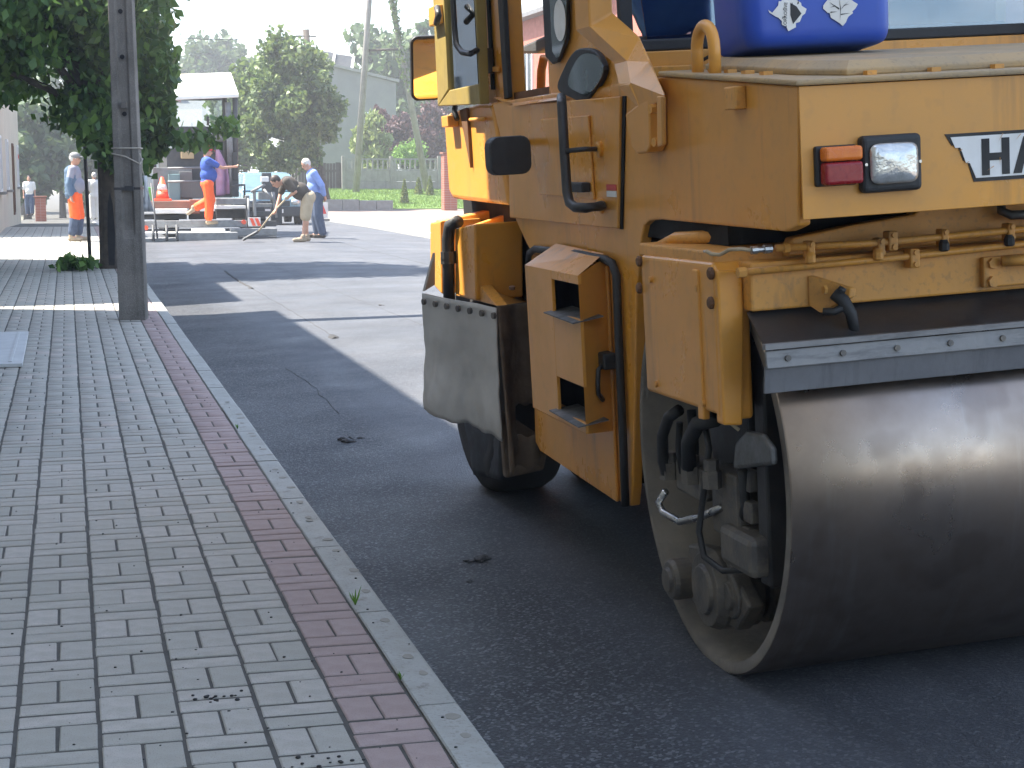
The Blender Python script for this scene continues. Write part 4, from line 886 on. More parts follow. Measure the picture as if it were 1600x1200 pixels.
# body core behind the side plates
MB().box((.20,.96,.30),(W_-.2,2.45,.38)).build('sun_block_plate', 'black_metal', RR)  # added to keep sunlight off the ground beneath the roller
MB().box((.05,.92,.40),(W_-.05,2.2,1.66)).build('light_block_core', 'dark_void', RR)  # black filler added to block light inside the body
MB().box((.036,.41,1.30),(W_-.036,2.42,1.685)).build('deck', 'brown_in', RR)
# side hatch with inset panel
ht = MB().prism([SX(797,165,-.002), SX(974,150,-.002), SX(970,357,-.002), SX(801,340,-.002)], (-.012,0,0)).build('side_hatch', 'yellow', RR, .004)
MB().prism([SX(847,186,-.0145), SX(922,180,-.0145), SX(931,312,-.0145), SX(846,304,-.0145)], (-.008,0,0)).build('hatch_panel', 'yellow', ht, .004)
MB().prism([SX(974,150,-.001), SX(979,150,-.001), SX(974,358,-.001), SX(970,358,-.001)], (-.004,0,0)).build('seal', 'dark_void', ht)  # black strip drawn for the dark gap beside the hatch
a = SX(895,284,-.02); b = SX(925,300,-.02); lk = MB().box((-.055,b.y,b.z),(-.0225,a.y,a.z)).build('latch', 'black_rubber', ht, .006)
a = SX(948,288,-.0145); b = SX(964,308,-.0145); m_ = (a.z+b.z)/2
MB().box((-.0165,b.y,m_+.001),(-.0145,a.y,a.z)).build('sticker', 'red_print', ht); MB().box((-.0165,b.y,b.z),(-.0145,a.y,m_-.001)).build('sticker', 'white_paint', ht)
# handrail
hx = -.13
hr = MB().tube([SX(877,152,-.06), SX(878,165,hx), SX(882,240,hx), SX(886,300,hx), SX(890,317,hx), SX(899,324,hx), SX(915,325,hx*.9), SX(937,322,hx*.5), SX(941,321,-.01)], .016, 12).build('handrail', 'black_metal', RR)
MB().tube([SX(884,236,hx), SX(915,233,hx*.6), SX(937,233,-.012)], .008, 8).build('stay', 'black_metal', hr)
for (u, v) in ((939,233),(941,321)): MB().lathe(SX(u,v,-.013), (-1,0,0), [(0,.026),(.01,.026),(.014,.018),(.014,.001)], 14, False).build('boss', 'yellow', hr)
# side working lamp
c = SX(792,243,-.16)
lm = MB().loft([[(c.x+x*k, c.y+y_, c.z+z*k) for x, z in rrect(.15,.135,.035,4)] for y_, k in ((-.06,.96),(-.05,1.0),(.02,1.0),(.07,.7),(.09,.35))]).build('side_lamp', 'black_rubber', RR, .006)
MB().tube([c, SX(812,224,-.08), SX(820,222,-.01)], .014, 8).build('arm', 'black_metal', RR)
# louvred service door
DX = -.012
dr = MB().prism([SX(832,398,-.002), SX(952,415,-.002), SX(968,770,-.002), SX(968,784,-.002), SX(848,704,-.002), SX(841,690,-.002)], (DX,0,0)).build('service_door', 'yellow', RR, .005)
MB().tube([SX(826,412,-.016), SX(828,395,-.02), SX(836,389,-.02), SX(900,396,-.02), SX(945,405,-.02), SX(957,412,-.02), SX(963,430,-.02), SX(968,560,-.02), SX(974,700,-.02), SX(977,790,-.016)], .014, 8).build('door_seal', 'black_rubber', dr)
OX = -.125
def O(u, v): return SX(u, v, OX)
def yz(p): return p.y, p.z
yl, z_t = yz(O(820,414)); yr, _ = yz(O(903,430)); _, z_b = yz(O(838,638))
yi = yz(O(861,430))[0]                      # inner edge of the two openings
u1t, u1b = yz(O(862,436))[1], yz(O(862,487))[1]
u2t, u2b = yz(O(870,588))[1], yz(O(870,640))[1]
z_b = u2b-.035; ysl = yz(SX(945,420,-.014))[0]
lb = MB()
lb.prism([(OX,yl,z_t),(OX,yi,z_t),(OX,yi,z_b),(OX,yl,z_b)], (.012,0,0))
for za, zb2 in ((z_t,u1t),(u1b,u2t),(u2b,z_b)):
    if za-zb2 > .004: lb.prism([(OX,yi-.001,za),(OX,yr,za),(OX,yr,zb2),(OX,yi-.001,zb2)], (.012,0,0))
lo = lb.build('louvre_box', 'yellow', dr, .002)
for za, zb2 in ((z_t+.02,z_b),):
    MB().add([(OX,yr,z_t),(-.014,ysl,z_t+.045),(-.014,ysl,z_b-.01),(OX,yr,z_b),(OX+.012,yr+.012,z_t),(-.004,ysl+.01,z_t+.045),(-.004,ysl+.01,z_b-.01),(OX+.012,yr+.012,z_b)], [(0,1,2,3),(7,6,5,4),(0,4,5,1),(3,2,6,7),(0,3,7,4),(1,5,6,2)]).build('slanted_side', 'yellow', lo)
MB().add([(OX,yl,z_t),(OX,yr,z_t),(-.014,ysl,z_t+.06),(-.014,yl-.03,z_t+.07)], [(0,1,2,3)]).build('sloping_top', 'yellow', lo)
MB().add([(OX,yl,z_b),(OX,yr,z_b),(-.014,ysl,z_b-.01),(-.014,yl,z_b-.01)], [(0,1,2,3)]).build('underside', 'yellow', lo)
MB().add([(OX,yl,z_t),(OX,yl,z_b),(-.014,yl+.01,z_b-.01),(-.014,yl-.03,z_t+.07)], [(0,1,2,3)]).build('far_side', 'yellow', lo)
MB().prism([(-.03,yl-.03,z_t-.02),(-.03,ysl+.06,z_t-.02),(-.03,ysl+.06,z_b+.01),(-.03,yl-.03,z_b+.01)], (.01,0,0)).build('inner_void', 'dark_void', lo)
for zz in (u1b, u2b):
    MB().prism([(OX-.025,yi+.03,zz-.004),(OX-.025,yr+.0,zz-.012),(-.05,yr-.01,zz+.004),(-.05,yi+.02,zz+.010)], (0,0,.004)).build('ledge', 'grey_metal', lo)
hd = MB().box((-.06,SX(952,560,-.04).y,SX(945,575,-.04).z),(-.0145,SX(936,560,-.04).y,SX(945,550,-.04).z)).build('door_handle', 'black_rubber', dr, .006)
MB().tube([SX(943,568,-.05), SX(935,578,-.075), SX(934,600,-.075), SX(935,615,-.075), SX(942,625,-.05)], .008, 8).build('grip', 'black_metal', hd)
MB().lathe(SX(945,624,-.03), (-1,0,0), [(-.02,.012),(.012,.012),(.012,.001)], 10, False).build('pin', 'white_cloth', hd)

# rear hood and tail
rh = [SX(693,182), SX(702,176), SX(748,161), Vector((0,2.44,1.69)), SX(795,322), SX(707,311), SX(701,300)]
MB().prism(rh, (W_,0,0)).build('rear_hood', 'yellow', RR, .02, 3)
MB().prism([SX(722,172,-.002), SX(733,168,-.002), SX(739,262,-.002)], (-.012,0,0)).build('notch_shading', 'brown_in', RR)  # brown wedge paints in the shading of a V notch
MB().box((-.05,SX(717,190,0).y,SX(712,198).z),(-.001,SX(707,190).y,SX(712,180).z)).build('hood_latch', 'yellow_worn', RR, .004)
MB().tube([SX(735,187,-.02), SX(757,186,-.02)], .008, 8).build('hinge_pin', 'yellow_worn', RR)
MB().prism([(.1,2.2,.55),(.1,3.5,.75),(.1,3.5,1.3),(.1,2.2,1.3)], (W_-.2,0,0)).build('rear_frame', 'dark_void', RR)
# rear yoke boxes
def ybox(pts, x, dx, mat='yellow', nm='rear_yoke', bv=.008): return MB().prism([SX(u, v, x) for u, v in pts], (dx,0,0)).build(nm, mat, RR, bv)
ry = ybox([(672,348),(688,345),(690,460),(672,440)], -.14, .18)
ry2 = ybox([(711,357),(741,350),(743,470),(711,460)], -.12, .2)
MB().prism([FY(690,345,3.0), FY(800,322,3.0), FY(800,335,3.0), FY(690,357,3.0)], (0,.12,0)).build('rear_yoke_top', 'yellow', RR, .006)
MB().prism([FY(741,352,2.75), FY(800,332,2.75), FY(812,430,2.75), FY(741,440,2.75)], (0,.05,0)).build('rear_yoke_plate', 'yellow_worn', RR, .004)
MB().prism([SX(728,418,-.10), SX(775,478,-.10), SX(712,462,-.10)], (.05,0,0)).build('rear_yoke_web', 'yellow_worn', RR, .004)
MB().add([SX(728,417,-.10), SX(775,478,-.10), SX(835,470,.16), SX(815,412,.16)], [(0,1,2,3)]).build('rear_ledge', 'yellow_worn', RR)
for (u, v) in ((741,430),(760,458),(800,452)): 
    p = SX(u, v, -.06); MB().lathe(p+Vector((0,0,.0)), (0,-.3,1), [(0,.012),(.012,.012),(.012,.001)], 6, False).build('bolt', 'brown_in', RR)
hs = MB().tube([SX(716,346,-.12), SX(703,352,-.14), SX(700,375,-.15), SX(701,420,-.15), SX(702,470,-.14)], .026, 10).build('rear_hose', 'black_rubber', RR)
for v in (404, 412): MB().lathe(SX(701,v,-.15), (0,0,1), [(0,.034),(.03,.034),(.03,.001)], 10, False).build('hose_clip', 'black_metal', hs)
# rear tyres
for i, xc in enumerate((.13,.56,1.0,1.45)):
    tR = .50; w = .33
    prof = [(-w/2+.03,.28),(-w/2,.36),(-w/2+.004,.43),(-w/2+.03,.475),(-w/2+.07,.497),(0,.50),(w/2-.07,.497),(w/2-.03,.475),(w/2-.004,.43),(w/2,.36),(w/2-.03,.28)]
    if i == 0:
        ty0 = MB().lathe((0,0,0), (1,0,0), prof, 48).build('tyre', 'tyre', RR); MB().lathe((0,0,0), (1,0,0), [(-w/2+.05,.285),(-w/2+.06,.1),(-w/2+.02,.09),(-w/2+.02,.001)], 24).build('rim', 'yellow_worn', ty0); ty = ty0
    else: ty = copy_tree(ty0, RR)
    ty.location = (xc, 2.98, .50)
# grey tarpaulin apron at the left, brown leather apron across
def cloth(nm, tl, tr_, br, bl, nu, nv, amp, mat, th=.006, seed=0, hem=0.0, holes=None):
    V = []; F = []; tl, tr_, br, bl = map(Vector, (tl, tr_, br, bl)); nrm = (tr_-tl).cross(bl-tl).normalized()
    for j in range(nv+1):
        for i in range(nu+1):
            s, t = i/nu, j/nv; p = tl.lerp(tr_, s).lerp(bl.lerp(br, s), t)
            d = amp*(.25+t)*(.7*math.sin(s*9+seed+t*1.2)+.6*mnoise.noise((s*4+seed, t*3, 1))+.35*mnoise.noise((s*11, t*8, seed)))
            p = p+nrm*d; p.z += hem*t*mnoise.noise((s*6+seed, 2, 2)); V.append(p)
    for j in range(nv):
        for i in range(nu):
            if holes and holes(i/nu, j/nv): continue
            b = j*(nu+1)+i; F.append((b, b+1, b+nu+2, b+nu+1))
    o = MB().add(V, F, True).build(nm, mat, RR); m = o.modifiers.new('s', 'SOLIDIFY'); m.thickness = th; return o
tp_ = cloth('tarpaulin_apron', SX(660,458,-.32), SX(777,481,-.10), SX(790,686,-.09), SX(663,641,-.33), 44, 26, .022, 'tarp', .006, 1.3, .03)
for s in np.linspace(.04, .97, 7):
    p = SX(660,458,-.32).lerp(SX(777,481,-.10), float(s))+Vector((-.01,-.02,-.03)); MB().lathe(p, (-1,-.3,0), [(-.004,.013),(.008,.013),(.008,.001)], 8, False).build('eyelet', 'grimy_metal', tp_)
cloth('leather_apron', FY(775,478,2.15), FY(850,470,2.25), FY(850,715,2.25), FY(790,745,2.15), 18, 26, .03, 'leather', .01, 4.1, .05, lambda s, t: .30 < s < .78 and .60 < t < .80 and abs(s-.5)+abs(t-.70)*1.5 < .30)
MB().prism([FY(782,640,2.3), FY(860,690,2.3), FY(850,735,2.3), FY(790,748,2.3)], (0,.05,0)).build('apron_bar', 'leather', RR, .01)
cloth('tyre_flap', SX(722,650,-.04), SX(786,680,-.03), SX(786,750,-.03), SX(740,742,-.04), 10, 8, .01, 'black_rubber', .006, 2)
MB().prism([SX(660,455,-.32), SX(676,395,-.26), SX(676,445,-.26)], (.01,0,0)).build('tarp_corner', 'tarp', RR)

# cab
CF = .92                                     # windscreen plane
def fr(u, v): return FY(u, v, CF)
zc0 = 1.795; xl, xr = .20, 1.62
MB().box((.05,CF+.02,1.686),(W_-.05,2.7,1.72)).build('cab_floor', 'brown_in', RR)
MB().box((xl-.12,CF-.02,1.60),(xr,CF+.03,zc0-.012)).build('cab_front_panel', 'yellow', RR, .004)
MB().box((xl-.10,CF-.045,1.70),(xr,CF-.021,1.735)).build('panel_rail', 'yellow_worn', RR, .004)
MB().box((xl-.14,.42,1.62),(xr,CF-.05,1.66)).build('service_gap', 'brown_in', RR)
ws = MB().prism([(xl-.06,CF,zc0+.02),(xr-.04,CF,zc0+.02),(xr-.04,CF+.03,2.82),(xl-.16,CF+.03,2.82)], (0,.006,0)).build('windscreen', 'wind_glass', RR)
MB().box((xl-.10,CF-.016,zc0-.011),(xr,CF+.024,zc0+.026)).build('seal', 'black_rubber', ws, .006)
for x in (xl-.15, xr-.03): MB().box((x,CF-.012,zc0+.0262),(x+.04,CF+.02,2.83)).build('seal', 'black_rubber', ws)
MB().box((-.02,CF-.15,2.84),(W_,2.85,2.96)).build('cab_roof', 'yellow', RR, .03)
# wiper and clutter on the ledge
MB().tube([(.30,CF-.05,1.745),(.42,CF-.03,1.80),(.50,CF-.02,1.90)], .006, 6).build('wiper', 'black_metal', RR)
MB().tube([fr(1485,72), fr(1510,62), fr(1530,58)], .007, 6).build('wiper', 'black_metal', RR)
MB().tube([fr(1500,75), fr(1560,70), fr(1620,66)], .012, 6).build('cable', 'black_rubber', RR)
# ROPS leg at the left front corner
def sec(fl, frr, x0, y0, back):          # front-left and front-right corners of one section, y at each
    a = FY(*fl, y0); b = FY(*frr, y0); return [a, b, b+Vector((.0,back,0)), a+Vector((.0,back,0))]
s0 = sec((921,0),(957,0),0,.80,.15); 
stn = [[Vector((p.x,p.y,2.84)) for p in s0], sec((921,41),(958,20),0,.80,.15), sec((977,94),(1000,57),0,.62,.12), sec((983,132),(1016,94),0,.50,.10), sec((997,165),(1033,130),0,.40,.06)]
stn[-1] = [SX(1003,178,-.052), SX(1040,150,-.058), SX(1040,150,-.006), SX(1006,178,-.006)]
rp = MB().loft(stn).build('roll_bar_leg', 'yellow', RR, .006)
fpx = MB().prism([SX(1040,149,-.004), SX(1042,226,-.004), SX(1037,236,-.004), SX(1022,239,-.004), SX(1013,230,-.004), SX(1002,177,-.004)], (-.052,0,0)).build('roll_bar_foot', 'yellow', RR, .006)
MB().prism([SX(1033,150,-.057), SX(1041,150,-.057), SX(1042,226,-.057), SX(1034,230,-.057)], (-.014,0,0)).build('foot_flange', 'yellow', fpx, .004)
for (u, v) in ((1021,170),(1027,222)): MB().lathe(SX(u,v,-.057), (-1,-.2,0), [(-.01,.014),(.012,.014),(.012,.001)], 6, False).build('bolt', 'yellow_worn', fpx)
# right side leg, mirrored for the far side
MB().box((W_-.10,.75,1.68),(W_-.02,.92,2.83)).build('roll_bar_leg', 'yellow', RR, .006)
# left side of the cab: corner panel with lower window, narrow side window, posts, sill, open door
CX = .04
cp = [SX(906,54,CX), SX(858,149,CX), SX(931,183,.0), SX(986,112,.0), SX(962,60,.03)]
cpo = MB().prism(cp, (.02,.0,.01)).build('corner_panel', 'yellow', RR, .004)
def ins(pts, c, k): return [c+(p-c)*k for p in pts]
def rpoly(pts, x, r, n=5):
    P_ = [SX(u, v, x) for u, v in pts]; out = []
    for i in range(len(P_)):
        a, b, c = P_[i-1], P_[i], P_[(i+1) % len(P_)]; d1 = (a-b).normalized()*min(r, (a-b).length*.45); d2 = (c-b).normalized()*min(r, (c-b).length*.45)
        for k in range(n+1): t_ = k/n; out.append(b+d1*(1-t_)**2+d2*t_**2)
    return out
MB().prism(rpoly([(905,74),(941,76),(957,112),(924,163),(874,140)], .012, .10), (-.022,0,0)).build('window_seal', 'black_rubber', cpo, .006, 3)
g0 = rpoly([(906,83),(935,84),(948,112),(921,152),(884,134)], -.0115, .09)
pm('corner_pane', (.06,.09,.09), .05, 0, (.11,.15,.14), 14, .6, spec=.8, rvar=0)
MB().prism(g0, (-.004,0,0)).build('corner_window', 'corner_pane', cpo)
# front post strip with the narrow window
UP = -1180                                    # sight line far above the frame, for pieces that run up to the roof
def up(p, z): q = p.copy(); q.z = z; return q
zr_ = 2.84
def P(u, v, x=CX): return SX(u, v, x)
a_, b_, c_, d_ = P(856,0), P(893,0), P(921,0), P(858,149)
fpost = MB().prism([up(P(858,-5),zr_), P(858,149), P(866,150), P(906,58), P(922,45,.03), up(P(920,0),zr_)], (.05,0,0)).build('front_post', 'yellow', RR, .004)
sw = MB().prism([up(P(856,0,CX-.004),2.78), P(858,88,CX-.004), P(869,100,CX-.004), P(877,97,CX-.004), P(891,62,CX-.004), P(892,0,CX-.004), up(P(892,0,CX-.004),2.78)], (-.016,0,0)).build('side_window', 'black_rubber', fpost, .006)
MB().prism([up(P(861,0,CX-.021),2.74), P(864,80,CX-.021), P(870,90,CX-.021), P(875,88,CX-.021), P(885,58,CX-.021), P(886,0,CX-.021), up(P(886,0,CX-.021),2.74)], (-.003,0,0)).build('pane', 'corner_pane', sw)
c = P(875,32,CX-.026); MB().lathe(c, (-1,0,0), [(0,.001),(0,.07),(.002,.07),(.002,.001)], 24, False).build('sticker', 'white_paint', sw)
# sill under the opening
MB().prism([P(770,152,.0), P(795,165,.0), P(820,182,.0), P(872,176,.0), P(930,182,.0), P(878,150,.0), P(800,160,.0)], (.03,0,0)).build('sill_plate', 'yellow', RR, .003)
MB().prism([P(800,161,-.01), P(878,151,-.01), P(878,155,-.03), P(802,166,-.03)], (.06,0,.003)).build('sill_ledge', 'yellow', RR, .002)
# rear door post
post = MB().prism([up(P(748,0),zr_), P(750,158), P(772,165), P(800,160), up(P(794,0),zr_)], (.06,0,0)).build('door_post', 'yellow', RR, .005)
MB().prism([up(P(783,0,CX-.003),zr_-.02), P(795,155,CX-.003), P(801,152,CX-.003), up(P(795,0,CX-.003),zr_-.02)], (-.02,0,0)).build('door_seal', 'black_rubber', post, .004)
MB().prism([up(P(765,0,CX-.003),zr_-.02), P(770,140,CX-.003), P(774,140,CX-.003), up(P(768,0,CX-.003),zr_-.02)], (-.008,0,0)).build('gap_strip', 'dark_void', post)
for v in (95,): c = P(768,v,CX-.012); hg = MB().lathe(c-Vector((0.012,0,.05)), (0,0,1), [(0,.022),(.10,.022),(.10,.001)], 10, False).build('hinge', 'black_metal', post)
MB().prism([P(755,104,CX-.003), P(782,104,CX-.003), P(782,112,CX-.003), P(755,112,CX-.003)], (-.012,0,0)).build('hinge_plate', 'yellow_worn', post, .003)
# door folded back against the rear of the cab
dX = -.05
def D(u, v, x=dX): return SX(u, v, x)
dtop = 2.80
door = empty('cab_door'); door.parent = RR
fr_ = MB()
fr_.prism([up(D(680,0),dtop), D(684,166), D(700,140), up(D(697,0),dtop)], (.04,0,0)); fr_.prism([up(D(742,0),dtop), D(748,130), D(750,163), up(D(750,0),dtop)], (.04,0,0))
fr_.prism([D(684,166), D(750,163), D(747,131), D(702,141)], (.04,0,0)); fr_.prism([up(D(680,0),dtop), up(D(750,0),dtop), up(D(750,0),dtop-.1), up(D(680,0),dtop-.1)], (.04,0,0))
fo = fr_.build('door_frame', 'cab_olive', door, .004)  # olive puts the frame's sun glow and shade into its colour
MB().prism([up(D(697,0,dX+.015),dtop-.1), D(702,141,dX+.015), D(747,131,dX+.015), up(D(742,0,dX+.015),dtop-.1)], (.005,0,0)).build('pane', 'cab_glass', door)
MB().tube([up(D(709,0,dX-.04),2.5), D(710,40,dX-.04), D(713,70,dX-.045), D(722,82,dX-.045), D(735,84,dX-.04), D(746,78,dX)], .012, 10).build('grab_handle', 'black_metal', door)
lt = MB().box((dX-.03, D(693,25).y, D(684,40).z), (dX-.001, D(680,25).y, D(684,10).z)).build('latch', 'yellow', door, .004)
MB().tube([D(683,12,dX-.05), D(685,24,dX-.06), D(682,36,dX-.05)], .014, 8).build('catch', 'black_metal', lt)
# rear view mirror hanging beside the door
mc = FY(667,107,3.62)
mr = empty('rear_mirror', mc); mr.parent = RR; mr.rotation_euler = (R(12), 0, R(1))
MB().prism([(x,0,z) for x, z in rrect(.15,.30,.035)], (0,.03,0)).build('shell', 'black_rubber', mr, .006)
MB().prism([(x,-.004,z) for x, z in rrect(.13,.28,.03)], (0,.003,0)).build('mirror_glass', 'mirror', mr)
MB().tube([(.05,.03,.1),(.15,.06,.2),(.3,-.02,.24)], .012, 8).build('arm', 'black_metal', mr)
MB().tube([FY(712,165,3.0), FY(710,172,3.0), FY(714,186,2.95)], .012, 8).build('drain_hose', 'black_rubber', RR)
# inside of the cab
MB().box((W_-.09,1.3,1.72),(W_-.05,2.7,2.0)).build('far_side_panel', 'yellow', RR)
for y in (CF+.05, 1.9, 2.62): MB().box((W_-.10,y,2.001),(W_-.04,y+.09,2.83)).build('far_post', 'yellow', RR)
seat = MB().box((.62,1.75,1.93),(1.15,2.25,2.06)).build('seat', 'seat_fabric', RR, .04, 3)
MB().box((.64,2.20,2.061),(1.13,2.33,2.75)).build('seat_back', 'seat_fabric', seat, .05, 3); MB().box((.75,1.85,1.721),(1.0,2.15,1.929)).build('seat_base', 'black_metal', seat)
MB().prism([P(813,72,.35), P(857,52,.35), P(857,74,.35), P(838,84,.35), P(813,84,.35)], (.10,0,0)).build('arm_console', 'paver_dark', RR, .012)
MB().box((.25,1.35,1.721),(.55,1.7,1.86)).build('console', 'cab_olive', RR, .01)
MB().tube([(.62,1.30,1.72),(.62,1.40,2.0),(.62,1.46,2.12)], .03, 10).build('steering_column', 'black_metal', RR)
sw_ = MB(); ring = [Vector((.62,1.46,2.13)) + Matrix.Rotation(R(-25),3,'X') @ Vector((.18*math.cos(t), .18*math.sin(t), 0)) for t in np.linspace(0, 2*math.pi, 29)]
sw_.tube(ring, .014, 8); sw_.tube([ring[0], ring[14]], .012, 6); sw_.build('steering_wheel', 'black_rubber', RR)
MB().tube([P(845,150,.3), P(846,110,.3), P(850,90,.3)], .02, 8).build('control_lever', 'yellow_worn', RR)
jk = cloth('jacket', (.16,1.30,2.16), (.70,1.32,2.14), (.66,1.10,1.85), (.20,1.08,1.85), 16, 12, .05, 'blue_cloth', .02, 6)  # blue cloth added in place of a driver in blue clothes
MB().box((.15,1.02,1.721),(1.5,1.34,1.84)).build('dashboard', 'seat_fabric', RR, .03)

# ------------------------------------------------------------------ blue canister on the hood
ca = FY(1171,78,.10); cb_ = FY(1402,78,.10)
cn = empty('plastic_canister', RO+REX*((ca.x+cb_.x)/2)+REY*.24+REZ*(hz(.24)+.039)); cn.rotation_euler = (-.076, -TILT, R(-1.5)); tag(cn, 'blue plastic canister with two torn hazard labels standing on the roller hood', 'canister')
cw, cd, chh = cb_.x-ca.x, .30, .42
def crr(w, d, r, z): return [(x, y, z) for x, y in rrect(w, d, r, 6)]
secs = [crr(cw-.07,cd-.07,.04,0), crr(cw-.03,cd-.03,.05,.008), crr(cw-.008,cd-.008,.06,.03), crr(cw,cd,.06,.06), crr(cw,cd,.06,chh-.06), crr(cw-.02,cd-.02,.06,chh-.02), crr(cw-.09,cd-.09,.05,chh)]
bdy = MB().loft(secs, True, True).build('body', 'blue_plastic', cn); m = bdy.modifiers.new('ss','SUBSURF'); m.levels = 1; m.render_levels = 1
MB().tube([(-.1,0,chh-.02),(-.09,0,chh+.05),(.05,0,chh+.06),(.07,0,chh-.02)], .018, 10).build('handle', 'blue_plastic', cn)
MB().lathe((.14,0,chh-.01), (0,0,1), [(0,.03),(.05,.03),(.05,.001)], 20, False).build('cap', 'black_rubber', cn)
def diamond(cx, cz, s, tear, seed):
    rg = random.Random(seed); pts = []
    for k in range(4):
        a = Vector((s*math.cos(k*math.pi/2), s*math.sin(k*math.pi/2))); b = Vector((s*math.cos((k+1)*math.pi/2), s*math.sin((k+1)*math.pi/2)))
        for q in range(8):
            p = a.lerp(b, q/8); t = tear if k in (1, 2) else .0025; p += Vector((rg.gauss(0, t), rg.gauss(0, t))); pts.append((cx+p.x, -cd/2-.0015, cz+p.y))
    lb_ = MB().prism(pts, (0,-.0012,0)).build('hazard_label', 'white_paint', cn)
    return lb_
l1 = diamond(-.098, .096, .052, .0045, 3); l2 = diamond(.052, .100, .052, .002, 8)
yL = -cd/2-.0032
def mark(host, pts): MB().prism([(x, yL, z) for x, z in pts], (0,-.0006,0)).build('print', 'print_black', host)
rg = random.Random(4)
mark(l1, [(-.088,.060),(-.062,.087),(-.075,.107),(-.092,.117),(-.094,.085)])
for i in range(9):
    x = -.098+rg.uniform(-.03,.03); z = .092+rg.uniform(-.02,.03); w = rg.uniform(.002,.006); mark(l1, [(x,z),(x+w,z+w*.4),(x+w*.7,z+w*1.8)])
for dx, dz, L_, a_ in ((0,0,.03,1.6),(.003,.004,.03,.7),(-.004,.003,.032,2.5),(.0,.0,.028,4.6),(.01,.012,.018,.2),(-.015,.012,.016,3.4),(-.03,-.005,.022,.05),(.0,-.012,.03,.1)):
    x, z = .052+dx, .092+dz; mark(l2, [(x,z-.0015),(x+L_*math.cos(a_),z+L_*math.sin(a_)),(x+.002,z+.002)])
def txt(host, word, x, z, size, rot):
    cu = bpy.data.curves.new('lettering', 'FONT'); cu.body = word; cu.size = size; cu.extrude = .0002
    ob = bpy.data.objects.new('lettering', cu); COL.objects.link(ob); dg = bpy.context.evaluated_depsgraph_get(); me = bpy.data.meshes.new_from_object(ob.evaluated_get(dg))
    bpy.data.objects.remove(ob); o = bpy.data.objects.new('lettering', me); COL.objects.link(o); me.materials.clear(); me.materials.append(MT['print_black']); o.parent = host
    o.matrix_local = Matrix.Translation((x, yL-.0004, z)) @ Matrix.Rotation(rot, 4, 'Y') @ Matrix.Rotation(R(90), 4, 'X')
txt(l1, 'CORROSIVE', -.108, .049, .013, R(-84))

# ================================================================== PAVER
PVY = 36.4; PVX = 3.1; PVZ = .10
PV = empty('road_paver', (PVX, PVY, PVZ)); tag(PV, 'road paver seen from behind with a white roof, dark cab frame and grey screed', 'road paver')
PO = Vector((PVX, PVY, PVZ))
def pbox(u0, v0, u1, v1, Y, d, mat, nm, par=None, bv=.012):
    a = WY(u0, v1, Y)-PO; b = WY(u1, v0, Y)-PO; return MB().box((a.x, a.y, a.z), (b.x, a.y+d, b.z)).build(nm, mat, par or PV, bv)
def pp_(u, v, Y): return WY(u, v, Y)-PO
# screed
s1 = pbox(225,372,277,381,36.4,.45,'paver_grey','screed_extension'); s2 = pbox(277,363,372,377,36.6,.6,'paver_grey','screed'); s3 = pbox(360,357,433,369,36.9,.5,'paver_grey','screed_extension')
pbox(222,362,370,366,36.9,.3,'paver_white','screed_rail', s2); pbox(300,357,352,362,37.0,.2,'paver_white','screed_rail', s2); pbox(365,369,432,376,36.8,.2,'paver_dark','screed_plate', s3)
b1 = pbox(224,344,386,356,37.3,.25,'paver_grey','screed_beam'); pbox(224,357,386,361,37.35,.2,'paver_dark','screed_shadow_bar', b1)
for (u, v) in ((228,356),(381,347)): MB().lathe(pp_(u, v, 37.29), (0,-1,0), [(0,.05),(.03,.05),(.03,.001)], 12, False).build('red_reflector', 'cone_red', PV)
sp = pbox(388,340,407,354,37.25,.04,'paver_white','warning_plate', bv=.004)
for k in range(2): MB().prism([pp_(390+8*k,341,37.245), pp_(395+8*k,341,37.245), pp_(400+8*k,353,37.245), pp_(395+8*k,353,37.245)], (0,-.006,0)).build('stripe', 'cone_red', sp)
pbox(221,326,293,334,37.5,.4,'paver_white','step_edge'); pbox(222,335,292,343,37.8,.4,'paver_dark','step_recess'); pbox(221,314,297,326,37.6,.8,'paver_rust','walkway')
pbox(338,310,384,320,37.5,.8,'paver_grey','walkway'); pbox(338,321,384,326,37.45,.5,'paver_white','step_edge'); pbox(338,327,384,341,37.8,.4,'paver_dark','step_recess')
pbox(297,312,312,334,37.6,.3,'paver_rust','ladder_box'); pbox(296,330,338,343,37.9,.3,'paver_dark','step_recess')
for u in (240, 261, 277): MB().tube([pp_(u,376,36.3), pp_(u-1,352,36.5)], .03, 8).build('level_rod', 'paver_dark', PV)
MB().tube([pp_(246,372,36.3), pp_(236,286,37.0)], .02, 8).build('level_rod', 'paver_dark', PV)
# operator deck and body
pbox(262,232,372,308,39.2,3.6,'paver_dark','machine_body'); pbox(240,262,300,312,39.0,.15,'paver_grey','rear_panel'); 
pbox(283,236,303,248,39.1,.08,'paver_tan','service_panel'); pbox(264,272,281,312,38.8,.15,'paver_teal','tool_box'); pbox(281,268,300,309,38.9,.15,'plaster_grey','tool_box'); pbox(300,282,318,310,38.9,.15,'plaster_grey','tool_box')
for v in (263, 284): MB().tube([pp_(262,v,38.6), pp_(318,v-1,38.6)], .025, 8).build('hand_rail', 'paver_grey', PV)
dk = pbox(283,198,366,232,39.4,.5,'paver_dark','control_desk'); st_ = MB().sphere(pp_(345,206,38.9), (.26,.2,.22), 16, 10).build('seat', 'paver_grey', PV); pbox(333,212,356,240,39.0,.25,'paver_dark','seat_base')
MB().tube([pp_(325,196,39.3), pp_(325,182,39.3)], .03, 8).build('lever', 'paver_dark', PV)
